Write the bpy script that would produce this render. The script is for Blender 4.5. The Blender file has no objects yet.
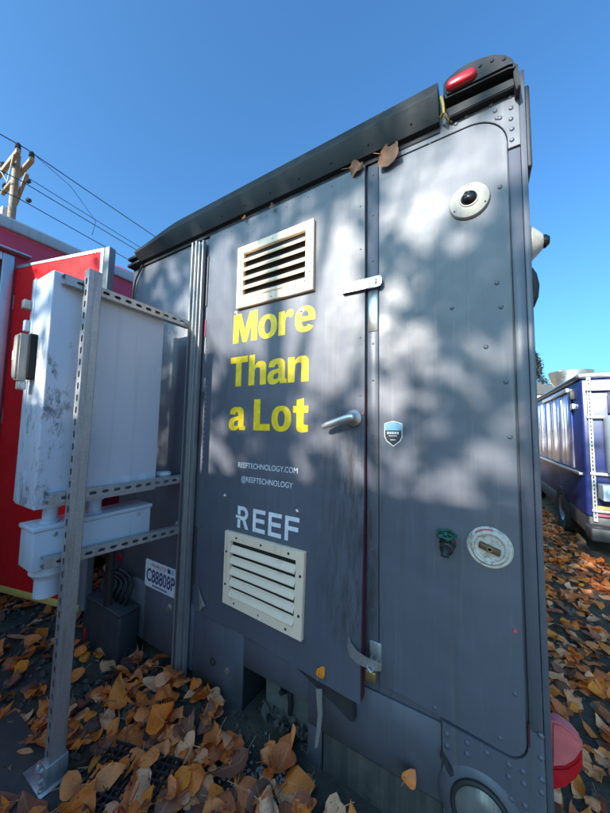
import bpy, bmesh, math, random
from mathutils import Vector, Matrix, noise
random.seed(7)
sc = bpy.context.scene
COL = sc.collection

# ------------------------------------------------------------------ camera
CAM_LOC = Vector((0.0, -1.15, 1.6))
F_PX, YAW, PIT, ROL = 295.0, math.radians(-30.55), math.radians(4.35), math.radians(1.05)
_cy, _sy, _cp, _sp = math.cos(YAW), math.sin(YAW), math.cos(PIT), math.sin(PIT)
FWD = Vector((_sy*_cp, _cy*_cp, _sp)); _r = Vector((_cy, -_sy, 0)); _u = _r.cross(FWD)
RGT = _r*math.cos(ROL) + _u*math.sin(ROL); UPV = _u*math.cos(ROL) - _r*math.sin(ROL)
cd = bpy.data.cameras.new('camera'); cam = bpy.data.objects.new('camera', cd); COL.objects.link(cam)
cd.sensor_fit = 'HORIZONTAL'; cd.sensor_width = 36.0; cd.lens = 36.0*F_PX/610.0
cd.clip_start = 0.02; cd.clip_end = 4000
M3 = Matrix((RGT, UPV, -FWD)).transposed()
cam.matrix_world = Matrix.Translation(CAM_LOC) @ M3.to_4x4()
sc.camera = cam

# ------------------------------------------------------------------ sky, sun, exposure
SUN = Vector((-0.22, -1.0, 0.47)).normalized()            # towards the sun
w = bpy.data.worlds.new('World'); sc.world = w; w.use_nodes = True
nt = w.node_tree; nt.nodes.clear()
sky = nt.nodes.new('ShaderNodeTexSky'); sky.sky_type = 'NISHITA'; sky.sun_disc = False
sky.sun_elevation = math.asin(SUN.z); sky.sun_rotation = math.atan2(SUN.x, SUN.y)
sky.altitude = 0; sky.air_density = 1.0; sky.dust_density = 4.0; sky.ozone_density = 3.0
bg = nt.nodes.new('ShaderNodeBackground'); bg.inputs['Strength'].default_value = 0.15
out = nt.nodes.new('ShaderNodeOutputWorld')
tin = nt.nodes.new('ShaderNodeMix'); tin.data_type = 'RGBA'; tin.blend_type = 'MULTIPLY'; tin.inputs[0].default_value = 1.0
tin.inputs[7].default_value = (0.46, 0.88, 1.15, 1)
nt.links.new(sky.outputs[0], tin.inputs[6]); nt.links.new(tin.outputs[2], bg.inputs[0])
nt.links.new(bg.outputs[0], out.inputs[0])
sd = bpy.data.lights.new('sun', 'SUN'); sd.energy = 4.7; sd.angle = math.radians(0.53); sd.color = (1.0, 0.93, 0.82)
so = bpy.data.objects.new('sun', sd); COL.objects.link(so)
so.rotation_euler = SUN.to_track_quat('Z', 'Y').to_euler(); so.location = (-3, -6, 9)
vs = sc.view_settings; vs.view_transform = 'Standard'; vs.look = 'None'; vs.gamma = 1.0; vs.exposure = 1.08
vs.use_curve_mapping = False

# ------------------------------------------------------------------ pixel -> place
def ray(x, y): return FWD + RGT*((x-305)/F_PX) - UPV*((y-406.5)/F_PX)
def on_y(x, y, Y=0.0): d = ray(x, y); return CAM_LOC + d*((Y-CAM_LOC.y)/d.y)
def on_x(x, y, X): d = ray(x, y); return CAM_LOC + d*((X-CAM_LOC.x)/d.x)
def on_z(x, y, Z): d = ray(x, y); return CAM_LOC + d*((Z-CAM_LOC.z)/d.z)

# ------------------------------------------------------------------ materials
def new_mat(name):
    m = bpy.data.materials.new(name); m.use_nodes = True
    t = m.node_tree; b = t.nodes['Principled BSDF']; return m, t, b
def nd(t, typ, **kw):
    n = t.nodes.new(typ)
    for k, v in kw.items():
        if k in n.inputs: n.inputs[k].default_value = v
        else: setattr(n, k, v)
    return n
def ramp(t, src, stops):
    r = t.nodes.new('ShaderNodeValToRGB'); e = r.color_ramp.elements
    while len(e) < len(stops): e.new(0.5)
    for i, (p, c) in enumerate(stops):
        e[i].position = p; e[i].color = (*c, 1) if len(c) == 3 else c
    t.links.new(src, r.inputs[0]); return r
def mixc(t, fac, a, b, mode='MIX'):
    m = t.nodes.new('ShaderNodeMix'); m.data_type = 'RGBA'; m.blend_type = mode
    for i, v in ((0, fac), (6, a), (7, b)):
        if hasattr(v, 'links'): t.links.new(v, m.inputs[i])
        else: m.inputs[i].default_value = (*v, 1) if isinstance(v, tuple) and len(v) == 3 else v
    return m.outputs[2]
def coords(t, scale=(1, 1, 1), kind='Object'):
    tc = t.nodes.new('ShaderNodeTexCoord'); mp = t.nodes.new('ShaderNodeMapping')
    mp.inputs['Scale'].default_value = scale
    if kind == 'World':
        g = t.nodes.new('ShaderNodeNewGeometry'); t.links.new(g.outputs['Position'], mp.inputs[0])
    else: t.links.new(tc.outputs[kind], mp.inputs[0])
    return mp.outputs[0]
def noise_t(t, vec, scale, detail=4, rough=0.55):
    n = nd(t, 'ShaderNodeTexNoise', Scale=scale, Detail=detail, Roughness=rough)
    t.links.new(vec, n.inputs['Vector']); return n.outputs['Fac']
def bump(t, b, h, strength, dist):
    bp = nd(t, 'ShaderNodeBump', Strength=strength, Distance=dist)
    t.links.new(h, bp.inputs['Height']); t.links.new(bp.outputs[0], b.inputs['Normal']); return bp
MATS = {}
def worn(name, base, dirt=(0.05, 0.045, 0.04), rough=0.5, metal=0.0, dirt_amt=0.5, streak=True, var=0.12, bumps=0.15,
         spec=0.5, fine=60, coat=0.0, edge=0.62, grain=9.0):
    """painted or plain surface with mottling, run-down streaks of grime and uneven gloss"""
    m, t, b = new_mat(name); MATS[name] = m
    v = coords(t, kind='World')
    n1 = noise_t(t, v, 3.0, 5); n2 = noise_t(t, v, fine, 3)
    lo = tuple(c*(1-var) for c in base); hi = tuple(min(1, c*(1+var)) for c in base)
    c = ramp(t, n1, [(0.3, lo), (0.7, hi)]).outputs[0]
    if streak:
        vs_ = coords(t, (22, 22, 1.1), 'World'); n3 = noise_t(t, vs_, 1.0, 4, 0.6)
        f = ramp(t, n3, [(edge-0.04, (0, 0, 0)), (edge+0.2, (dirt_amt,)*3)]).outputs[0]
        c = mixc(t, f, c, dirt)
    n4 = noise_t(t, v, grain, 6, 0.7)
    f2 = ramp(t, n4, [(edge, (0, 0, 0)), (edge+0.18, (dirt_amt*0.9,)*3)]).outputs[0]
    c = mixc(t, f2, c, dirt)
    t.links.new(c, b.inputs['Base Color'])
    rr = ramp(t, n4, [(0.3, (rough*0.82,)*3), (0.75, (min(1, rough*1.3),)*3)]).outputs[0]
    t.links.new(rr, b.inputs['Roughness'])
    b.inputs['Metallic'].default_value = metal; b.inputs['Specular IOR Level'].default_value = spec
    if coat: b.inputs['Coat Weight'].default_value = coat; b.inputs['Coat Roughness'].default_value = 0.25
    bump(t, b, n2, bumps, 0.002); return m
def plain(name, col, rough=0.5, metal=0.0, spec=0.5, **kw):
    m, t, b = new_mat(name); MATS[name] = m
    v = coords(t, kind='World'); n = noise_t(t, v, 35, 4)
    c = ramp(t, n, [(0.3, tuple(x*0.85 for x in col)), (0.7, tuple(min(1, x*1.12) for x in col))]).outputs[0]
    t.links.new(c, b.inputs['Base Color'])
    b.inputs['Roughness'].default_value = rough; b.inputs['Metallic'].default_value = metal
    b.inputs['Specular IOR Level'].default_value = spec
    for k, x in kw.items(): b.inputs[k].default_value = x
    return m

def van_paint():
    m, t, b = new_mat('slate_paint'); MATS['slate'] = m
    v = coords(t, kind='World')
    n1 = noise_t(t, v, 2.2, 5)
    c = ramp(t, n1, [(0.3, (0.083, 0.090, 0.118)), (0.7, (0.104, 0.112, 0.142))]).outputs[0]
    v2 = coords(t, (30, 30, 0.9), 'World'); n2 = noise_t(t, v2, 1.0, 5, 0.65)
    st = ramp(t, n2, [(0.52, (0, 0, 0)), (0.78, (0.6,)*3)]).outputs[0]
    c = mixc(t, st, c, (0.07, 0.066, 0.066))
    v3 = coords(t, (46, 46, 1.6), 'World'); n5 = noise_t(t, v3, 1.3, 4, 0.7)
    st2 = ramp(t, n5, [(0.57, (0, 0, 0)), (0.8, (0.5,)*3)]).outputs[0]
    c = mixc(t, st2, c, (0.19, 0.19, 0.20))
    n3 = noise_t(t, v, 14.0, 7, 0.75)
    sp = ramp(t, n3, [(0.66, (0, 0, 0)), (0.74, (0.5,)*3)]).outputs[0]
    c = mixc(t, sp, c, (0.07, 0.066, 0.066))
    # darker scuffing along the free edge of the door and road grime at the bottom
    sep = nd(t, 'ShaderNodeSeparateXYZ'); t.links.new(v, sep.inputs[0])
    gx = nd(t, 'ShaderNodeMapRange', **{'From Min': -0.62, 'From Max': -0.45}); t.links.new(sep.outputs[0], gx.inputs[0])
    gx2 = nd(t, 'ShaderNodeMapRange', **{'From Min': -0.30, 'From Max': -0.38}); t.links.new(sep.outputs[0], gx2.inputs[0])
    gz = nd(t, 'ShaderNodeMapRange', **{'From Min': 0.72, 'From Max': 0.9}); t.links.new(sep.outputs[2], gz.inputs[0])
    gz2 = nd(t, 'ShaderNodeMapRange', **{'From Min': 1.8, 'From Max': 1.5}); t.links.new(sep.outputs[2], gz2.inputs[0])
    pr = None
    for s in (gx, gx2, gz, gz2):
        if pr is None: pr = s.outputs[0]
        else:
            mm = nd(t, 'ShaderNodeMath', operation='MULTIPLY'); t.links.new(pr, mm.inputs[0]); t.links.new(s.outputs[0], mm.inputs[1]); pr = mm.outputs[0]
    sc_ = ramp(t, noise_t(t, coords(t, (20, 20, 3.2), 'World'), 1.5, 7, 0.76), [(0.43, (0, 0, 0)), (0.62, (0.85,)*3)]).outputs[0]
    mm = nd(t, 'ShaderNodeMath', operation='MULTIPLY'); t.links.new(pr, mm.inputs[0]); t.links.new(sc_, mm.inputs[1])
    c = mixc(t, mm.outputs[0], c, (0.028, 0.026, 0.026))
    gb = nd(t, 'ShaderNodeMapRange', **{'From Min': 0.62, 'From Max': 0.3}); t.links.new(sep.outputs[2], gb.inputs[0])
    gn = ramp(t, noise_t(t, v, 7, 7, 0.7), [(0.28, (0, 0, 0)), (0.62, (0.95,)*3)]).outputs[0]
    mb = nd(t, 'ShaderNodeMath', operation='MULTIPLY'); t.links.new(gb.outputs[0], mb.inputs[0]); t.links.new(gn, mb.inputs[1])
    c = mixc(t, mb.outputs[0], c, (0.058, 0.055, 0.052))
    t.links.new(c, b.inputs['Base Color'])
    rr = ramp(t, noise_t(t, v, 5, 6, 0.7), [(0.3, (0.38,)*3), (0.7, (0.52,)*3)]).outputs[0]
    t.links.new(rr, b.inputs['Roughness'])
    b.inputs['Specular IOR Level'].default_value = 0.5
    # orange peel plus faint oil-canning of the sheet metal
    n6 = noise_t(t, v, 160, 2); n7 = noise_t(t, v, 3.2, 2)
    b1 = nd(t, 'ShaderNodeBump', Strength=0.06, Distance=0.002); t.links.new(n6, b1.inputs['Height'])
    b2 = nd(t, 'ShaderNodeBump', Strength=0.85, Distance=0.02); t.links.new(n7, b2.inputs['Height'])
    t.links.new(b1.outputs[0], b2.inputs['Normal']); t.links.new(b2.outputs[0], b.inputs['Normal'])
van_paint()
def galv():
    m, t, b = new_mat('galvanised'); MATS['galv'] = m
    v = coords(t, kind='World')
    vo = nd(t, 'ShaderNodeTexVoronoi', Scale=120.0); t.links.new(v, vo.inputs['Vector'])
    c1 = ramp(t, vo.outputs['Color'], [(0.1, (0.44, 0.45, 0.46)), (0.9, (0.50, 0.51, 0.52))]).outputs[0]
    n = noise_t(t, coords(t, (60, 60, 4), 'World'), 1, 5, 0.7)
    f = ramp(t, n, [(0.5, (0, 0, 0)), (0.75, (0.6,)*3)]).outputs[0]
    c = mixc(t, f, c1, (0.20, 0.19, 0.18)); t.links.new(c, b.inputs['Base Color'])
    b.inputs['Metallic'].default_value = 0.75; b.inputs['Roughness'].default_value = 0.46
    bump(t, b, noise_t(t, v, 90, 3), 0.12, 0.002)
galv()
worn('enamel', (0.46, 0.54, 0.62), dirt=(0.17, 0.16, 0.15), rough=0.42, dirt_amt=0.45, edge=0.66, var=0.06)
worn('beige', (0.86, 0.66, 0.49), dirt=(0.22, 0.19, 0.15), rough=0.5, dirt_amt=0.5, edge=0.6, var=0.06)
worn('red_paint', (0.72, 0.014, 0.018), dirt=(0.35, 0.02, 0.02), spec=0.12, rough=0.55, dirt_amt=0.3, edge=0.66, var=0.08)
worn('trailer_red', (0.55, 0.04, 0.08), dirt=(0.2, 0.05, 0.06), rough=0.45, dirt_amt=0.3, var=0.1)
worn('edge_grey', (0.16, 0.165, 0.18), rough=0.5)
worn('alu', (0.52, 0.52, 0.53), dirt=(0.2, 0.19, 0.18), rough=0.38, metal=0.8, dirt_amt=0.4)
worn('white_paint', (0.72, 0.71, 0.68), dirt=(0.3, 0.27, 0.22), rough=0.45, dirt_amt=0.5, edge=0.6)
worn('dark_trim', (0.030, 0.032, 0.037), dirt=(0.08, 0.07, 0.06), rough=0.5, dirt_amt=0.5)
worn('roof_paint', (0.018, 0.020, 0.025), dirt=(0.03, 0.028, 0.026), spec=0.2, rough=0.5, dirt_amt=0.5)
worn('blue_paint', (0.012, 0.022, 0.12), dirt=(0.02, 0.02, 0.05), rough=0.34, dirt_amt=0.4, spec=0.6)
worn('wood', (0.27, 0.22, 0.165), dirt=(0.11, 0.09, 0.07), rough=0.8, dirt_amt=0.7, edge=0.5)
worn('dark_plank', (0.055, 0.052, 0.05), dirt=(0.10, 0.085, 0.06), rough=0.85, dirt_amt=0.6, edge=0.5)
worn('crust', (0.045, 0.045, 0.043), dirt=(0.095, 0.085, 0.07), rough=0.95, dirt_amt=0.8, edge=0.5, bumps=1.0, fine=120)
worn('stainless', (0.55, 0.55, 0.53), dirt=(0.25, 0.2, 0.15), rough=0.3, metal=0.9, dirt_amt=0.4)
worn('brushed', (0.60, 0.60, 0.58), dirt=(0.3, 0.26, 0.2), rough=0.33, metal=0.85, dirt_amt=0.5, edge=0.58)
plain('black_rubber', (0.018, 0.018, 0.019), 0.65)
plain('void_shade', (0.012, 0.012, 0.013), 0.9)  # near-black colour standing in for the shade inside hollows and gaps
plain('yellow_vinyl', (0.84, 0.58, 0.012), 0.42)
plain('white_vinyl', (0.74, 0.76, 0.80), 0.45)
worn('plastic_white', (0.42, 0.40, 0.36), dirt=(0.25, 0.22, 0.18), rough=0.45, dirt_amt=0.7, edge=0.54, grain=34, fine=200)
plain('gasket_red', (0.10, 0.008, 0.016), 0.7)
plain('brass', (0.42, 0.30, 0.12), 0.4, 0.8)
plain('red_lens', (0.42, 0.008, 0.015), 0.3, 0.0, 0.5, **{'Coat Weight': 0.5})
plain('pink_lens', (0.50, 0.11, 0.12), 0.5, 0.0, 0.3)
plain('green_iron', (0.006, 0.075, 0.05), 0.4)
plain('dark_iron', (0.03, 0.03, 0.032), 0.45, 0.3)
plain('valve_tag', (0.12, 0.075, 0.045), 0.5, 0.4)
plain('yellow_trim', (0.62, 0.44, 0.10), 0.55)
plain('navy_ink', (0.02, 0.03, 0.14), 0.5)
plain('red_ink', (0.45, 0.08, 0.12), 0.5)
plain('plate_white', (0.66, 0.68, 0.70), 0.4)
plain('sky_ink', (0.20, 0.42, 0.58), 0.45)
plain('dark_ink', (0.035, 0.035, 0.04), 0.45)
plain('cable', (0.012, 0.012, 0.013), 0.55)
plain('lamp_glass', (0.13, 0.135, 0.13), 0.25, 0.0, 0.6)
plain('soil_grey', (0.13, 0.13, 0.135), 0.9)
plain('tub', (0.12, 0.125, 0.11), 0.6)
plain('yellow_sealant', (0.45, 0.33, 0.06), 0.6)
m, t, b = new_mat('dark_glass'); MATS['dark_glass'] = m
b.inputs['Base Color'].default_value = (0.006, 0.006, 0.008, 1); b.inputs['Roughness'].default_value = 0.06
m, t, b = new_mat('mirror_panel'); MATS['mirror_panel'] = m   # polished blue-tinted wavy cladding
v = coords(t, kind='World'); b.inputs['Metallic'].default_value = 0.65; b.inputs['Roughness'].default_value = 0.18
t.links.new(ramp(t, noise_t(t, coords(t, (1, 5, .6), 'World'), 1.2, 3), [(0.42, (0.05, 0.09, 0.42)), (0.66, (0.45, 0.44, 0.50))]).outputs[0], b.inputs['Base Color'])
bump(t, b, noise_t(t, coords(t, (1, 9, 0.8), 'World'), 1.0, 2), 0.6, 0.05)

def leaf_mat(name, use_attr, green=False):
    m, t, b = new_mat(name); MATS[name] = m
    if use_attr: src = nd(t, 'ShaderNodeAttribute', attribute_name='tint').outputs['Fac']
    else: src = nd(t, 'ShaderNodeObjectInfo').outputs['Random']
    if green:
        c = ramp(t, src, [(0, (0.05, 0.09, 0.02)), (0.6, (0.10, 0.11, 0.02)), (1, (0.22, 0.13, 0.02))]).outputs[0]
    else:
        rp = ramp(t, src, [(0.0, (0.16, 0.075, 0.06)), (0.12, (0.40, 0.12, 0.06)), (0.26, (0.86, 0.20, 0.025)), (0.40, (0.88, 0.31, 0.11)),
                           (0.54, (0.92, 0.20, 0.010)), (0.66, (0.92, 0.47, 0.26)), (0.76, (0.90, 0.42, 0.20)), (0.86, (0.80, 0.22, 0.05)), (1.0, (0.95, 0.27, 0.008))])
        c = rp.outputs[0]
    uv = nd(t, 'ShaderNodeUVMap').outputs[0]
    v = coords(t, kind='World')
    n = noise_t(t, v, 28, 5, 0.65)
    c = mixc(t, ramp(t, n, [(0.5, (0, 0, 0)), (0.75, (0.4,)*3)]).outputs[0], c, (0.42, 0.14, 0.04))
    n2 = noise_t(t, v, 130, 3)
    c = mixc(t, ramp(t, n2, [(0.62, (0, 0, 0)), (0.68, (0.6,)*3)]).outputs[0], c, (0.08, 0.04, 0.02))
    # veins: midrib and side ribs from the leaf's own uv
    sp = nd(t, 'ShaderNodeSeparateXYZ'); t.links.new(uv, sp.inputs[0])
    a = nd(t, 'ShaderNodeMath', operation='ABSOLUTE'); t.links.new(sp.outputs[0], a.inputs[0])
    mul = nd(t, 'ShaderNodeMath', operation='MULTIPLY'); t.links.new(a.outputs[0], mul.inputs[0]); mul.inputs[1].default_value = 0.9
    sub = nd(t, 'ShaderNodeMath', operation='SUBTRACT'); t.links.new(sp.outputs[1], sub.inputs[0]); t.links.new(mul.outputs[0], sub.inputs[1])
    m7 = nd(t, 'ShaderNodeMath', operation='MULTIPLY'); t.links.new(sub.outputs[0], m7.inputs[0]); m7.inputs[1].default_value = 7.0
    fr = nd(t, 'ShaderNodeMath', operation='FRACT'); t.links.new(m7.outputs[0], fr.inputs[0])
    side = ramp(t, fr.outputs[0], [(0.0, (0.5,)*3), (0.10, (0, 0, 0))]).outputs[0]
    mid = ramp(t, a.outputs[0], [(0.02, (0.8,)*3), (0.06, (0, 0, 0))]).outputs[0]
    vv = mixc(t, 1.0, side, mid, 'LIGHTEN')
    c = mixc(t, vv, c, mixc(t, 0.5, c, (0.62, 0.45, 0.24)))
    t.links.new(c, b.inputs['Base Color']); b.inputs['Roughness'].default_value = 0.58
    b.inputs['Specular IOR Level'].default_value = 0.35
    b.inputs['Subsurface Weight'].default_value = 0.0
    bump(t, b, vv, 0.4, 0.002)
    tr = nd(t, 'ShaderNodeBsdfTranslucent'); t.links.new(c, tr.inputs[0])
    mx = nd(t, 'ShaderNodeMixShader'); mx.inputs[0].default_value = 0.22
    o = t.nodes['Material Output']
    t.links.new(b.outputs[0], mx.inputs[1]); t.links.new(tr.outputs[0], mx.inputs[2]); t.links.new(mx.outputs[0], o.inputs[0])
leaf_mat('leaf', False); leaf_mat('leaf_litter', True); leaf_mat('tree_leaf', True, True)

def ground_mat():
    m, t, b = new_mat('ground'); MATS['ground'] = m
    v = coords(t, kind='World')
    n = noise_t(t, v, 6, 8, 0.7); n2 = noise_t(t, v, 45, 6, 0.7)
    c = ramp(t, n, [(0.3, (0.035, 0.032, 0.028)), (0.55, (0.065, 0.056, 0.045)), (0.75, (0.11, 0.088, 0.062))]).outputs[0]
    c = mixc(t, ramp(t, n2, [(0.56, (0, 0, 0)), (0.66, (0.7,)*3)]).outputs[0], c, (0.10, 0.09, 0.075))
    g = noise_t(t, v, 3.5, 4)
    c = mixc(t, ramp(t, g, [(0.56, (0, 0, 0)), (0.68, (0.6,)*3)]).outputs[0], c, (0.022, 0.04, 0.014))
    lf = nd(t, 'ShaderNodeTexVoronoi', Scale=9.0); t.links.new(v, lf.inputs['Vector'])
    lc_ = ramp(t, lf.outputs['Color'], [(0.1, (0.16, 0.085, 0.04)), (0.5, (0.42, 0.22, 0.08)), (0.9, (0.55, 0.33, 0.14))]).outputs[0]
    sep = nd(t, 'ShaderNodeSeparateXYZ'); t.links.new(v, sep.inputs[0])
    far = nd(t, 'ShaderNodeMapRange', **{'From Min': -0.9, 'From Max': -2.2}); t.links.new(sep.outputs[1], far.inputs[0])
    far2 = nd(t, 'ShaderNodeMapRange', **{'From Min': 4.0, 'From Max': 9.0}); t.links.new(sep.outputs[1], far2.inputs[0])
    fm = nd(t, 'ShaderNodeMath', operation='MAXIMUM'); t.links.new(far.outputs[0], fm.inputs[0]); t.links.new(far2.outputs[0], fm.inputs[1])
    fk = nd(t, 'ShaderNodeMath', operation='MULTIPLY'); t.links.new(fm.outputs[0], fk.inputs[0]); fk.inputs[1].default_value = 0.8
    c = mixc(t, fk.outputs[0], c, lc_)
    t.links.new(c, b.inputs['Base Color']); b.inputs['Roughness'].default_value = 0.95
    bump(t, b, n2, 0.8, 0.015)
ground_mat()
def bark_mat():
    m, t, b = new_mat('bark'); MATS['bark'] = m
    v = coords(t, (14, 14, 2), 'World'); n = noise_t(t, v, 1.0, 6, 0.7)
    t.links.new(ramp(t, n, [(0.3, (0.04, 0.033, 0.027)), (0.7, (0.13, 0.105, 0.08))]).outputs[0], b.inputs['Base Color'])
    b.inputs['Roughness'].default_value = 0.95; bump(t, b, n, 0.9, 0.03)
bark_mat()

# ------------------------------------------------------------------ mesh helpers
def link(name, bm, mat, parent=None, smooth=False, loc=None, kind=None):
    me = bpy.data.meshes.new(name); bm.to_mesh(me); bm.free()
    if mat: me.materials.append(MATS[mat])
    if smooth:
        for p in me.polygons: p.use_smooth = True
    o = bpy.data.objects.new(name, me); COL.objects.link(o)
    if parent is not None:
        o.parent = parent
        off = world_off(parent)
        for v in me.vertices: v.co -= off
    if kind: o['kind'] = kind
    return o
def world_off(p):
    off = Vector((0, 0, 0))
    while p is not None: off += p.location; p = p.parent
    return off
def smooth_angle(o, ang=35):
    me = o.data
    for p in me.polygons: p.use_smooth = True
    bm = bmesh.new(); bm.from_mesh(me)
    for e in bm.edges:
        if len(e.link_faces) == 2 and e.calc_face_angle(0) > math.radians(ang): e.smooth = False
    bm.to_mesh(me); bm.free(); return o
def thing(name, label, cat, loc=(0, 0, 0), group=None):
    o = bpy.data.objects.new(name, None); COL.objects.link(o); o.location = loc; o.empty_display_size = 0.1
    return tag(o, label, cat, group)
def tag(o, label, cat, group=None):
    o['label'] = label; o['category'] = cat
    if group: o['group'] = group
    return o
def b_box(bm, x0, x1, y0, y1, z0, z1, bev=0.0, seg=2, mtx=None):
    r = bmesh.ops.create_cube(bm, size=1.0)
    vs_ = r['verts']
    for v in vs_:
        v.co = Vector(((x0+x1)/2+v.co.x*(x1-x0), (y0+y1)/2+v.co.y*(y1-y0), (z0+z1)/2+v.co.z*(z1-z0)))
    if mtx is not None: bmesh.ops.transform(bm, matrix=mtx, verts=vs_)
    if bev:
        es = list({e for v in vs_ for e in v.link_edges})
        bmesh.ops.bevel(bm, geom=es, offset=bev, segments=seg, affect='EDGES', profile=0.5)
def box(name, x0, x1, y0, y1, z0, z1, mat, parent=None, bev=0.002, seg=2, mtx=None):
    bm = bmesh.new(); b_box(bm, x0, x1, y0, y1, z0, z1, bev, seg, mtx)
    return smooth_angle(link(name, bm, mat, parent), 50)
def b_prism(bm, pts, y0, y1, bev=0.0, seg=2):
    """polygon in XZ (list of (x,z)), extruded from y0 (front) to y1"""
    vf = [bm.verts.new((x, y0, z)) for x, z in pts]; vb = [bm.verts.new((x, y1, z)) for x, z in pts]
    n = len(pts); f = bm.faces.new(vf); bm.faces.new(vb[::-1])
    for i in range(n): bm.faces.new((vf[i], vb[i], vb[(i+1) % n], vf[(i+1) % n]))
    bmesh.ops.recalc_face_normals(bm, faces=bm.faces)
    if bev: bmesh.ops.bevel(bm, geom=list(f.edges), offset=bev, segments=seg, affect='EDGES')
def prism(name, pts, y0, y1, mat, parent=None, bev=0.0):
    bm = bmesh.new(); b_prism(bm, pts, y0, y1, bev); return smooth_angle(link(name, bm, mat, parent), 40)
def b_tube(bm, pts, r, n=8, caps=True, r2=None):
    pts = [Vector(p) for p in pts]; rings = []
    for i, p in enumerate(pts):
        d = (pts[min(i+1, len(pts)-1)]-pts[max(i-1, 0)]).normalized()
        a = d.orthogonal().normalized() if i == 0 else (prev-d*prev.dot(d)).normalized()
        prev = a; c = d.cross(a)
        rr = r if r2 is None else r+(r2-r)*i/(len(pts)-1)
        rings.append([bm.verts.new(p+(a*math.cos(k*2*math.pi/n)+c*math.sin(k*2*math.pi/n))*rr) for k in range(n)])
    for A, B in zip(rings, rings[1:]):
        for k in range(n): bm.faces.new((A[k], A[(k+1) % n], B[(k+1) % n], B[k]))
    if caps: bm.faces.new(rings[0][::-1]); bm.faces.new(rings[-1])
def tube(name, pts, r, mat, parent=None, n=8, r2=None):
    bm = bmesh.new(); b_tube(bm, pts, r, n, True, r2); bmesh.ops.recalc_face_normals(bm, faces=bm.faces)
    return smooth_angle(link(name, bm, mat, parent), 50)
def b_lathe(bm, prof, origin, axis, n=24):
    """prof: list of (radius, height) along axis from origin"""
    ax = Vector(axis).normalized(); a = ax.orthogonal().normalized(); c = ax.cross(a); o = Vector(origin); rings = []
    for r, h in prof:
        if r < 1e-6: rings.append([bm.verts.new(o+ax*h)])
        else: rings.append([bm.verts.new(o+ax*h+(a*math.cos(k*2*math.pi/n)+c*math.sin(k*2*math.pi/n))*r) for k in range(n)])
    for A, B in zip(rings, rings[1:]):
        if len(A) == 1 and len(B) == 1: continue
        for k in range(n):
            k2 = (k+1) % n
            if len(A) == 1: bm.faces.new((A[0], B[k2], B[k]))
            elif len(B) == 1: bm.faces.new((A[k], A[k2], B[0]))
            else: bm.faces.new((A[k], A[k2], B[k2], B[k]))
    bmesh.ops.recalc_face_normals(bm, faces=bm.faces)
def lathe(name, prof, origin, axis, mat, parent=None, n=28, ang=35):
    bm = bmesh.new(); b_lathe(bm, prof, origin, axis, n); return smooth_angle(link(name, bm, mat, parent), ang)
def arc(cx, cz, r, a0, a1, n=8):
    return [(cx+r*math.cos(math.radians(a0+(a1-a0)*i/n)), cz+r*math.sin(math.radians(a0+(a1-a0)*i/n))) for i in range(n+1)]
def text_mesh(name, body, x0, x1, z0, zcap, y, mat, parent, bold=0.0, thick=0.0006, spacing=1.0):
    """lettering on the plane y, from x0 to x1, baseline z0, capital height up to zcap"""
    cu = bpy.data.curves.new(name, 'FONT'); cu.body = body; cu.size = 1.0; cu.offset = bold; cu.extrude = 0.0
    cu.space_character = spacing; cu.resolution_u = 6
    ob = bpy.data.objects.new(name, cu); COL.objects.link(ob)
    dg = bpy.context.evaluated_depsgraph_get(); me = bpy.data.meshes.new_from_object(ob.evaluated_get(dg))
    bpy.data.objects.remove(ob); bpy.data.curves.remove(cu)
    xs = [v.co.x for v in me.vertices]; a, b_ = min(xs), max(xs); cap = 0.70+bold*2
    for v in me.vertices:
        X = x0+(v.co.x-a)/(b_-a)*(x1-x0); Z = z0+(v.co.y+bold)/cap*(zcap-z0); v.co = (X, y, Z)
    bm = bmesh.new(); bm.from_mesh(me); bpy.data.meshes.remove(me)
    for f in bm.faces:
        f.normal_update()
        if f.normal.y > 0: f.normal_flip()
    return link(name, bm, mat, parent)

def b_rivet(bm, p, r=0.0075, h=0.004, axis=(0, -1, 0)):
    b_lathe(bm, [(r, 0), (r*0.86, h*0.6), (r*0.5, h*0.93), (0, h)], p, axis, 10)
def rivets(name, pts, parent, r=0.0075, h=0.004, mat='slate', axis=(0, -1, 0)):
    bm = bmesh.new()
    for p in pts: b_rivet(bm, p, r, h, axis)
    o = link(name, bm, mat, parent, smooth=True); o['kind'] = 'stuff'; return o

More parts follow.
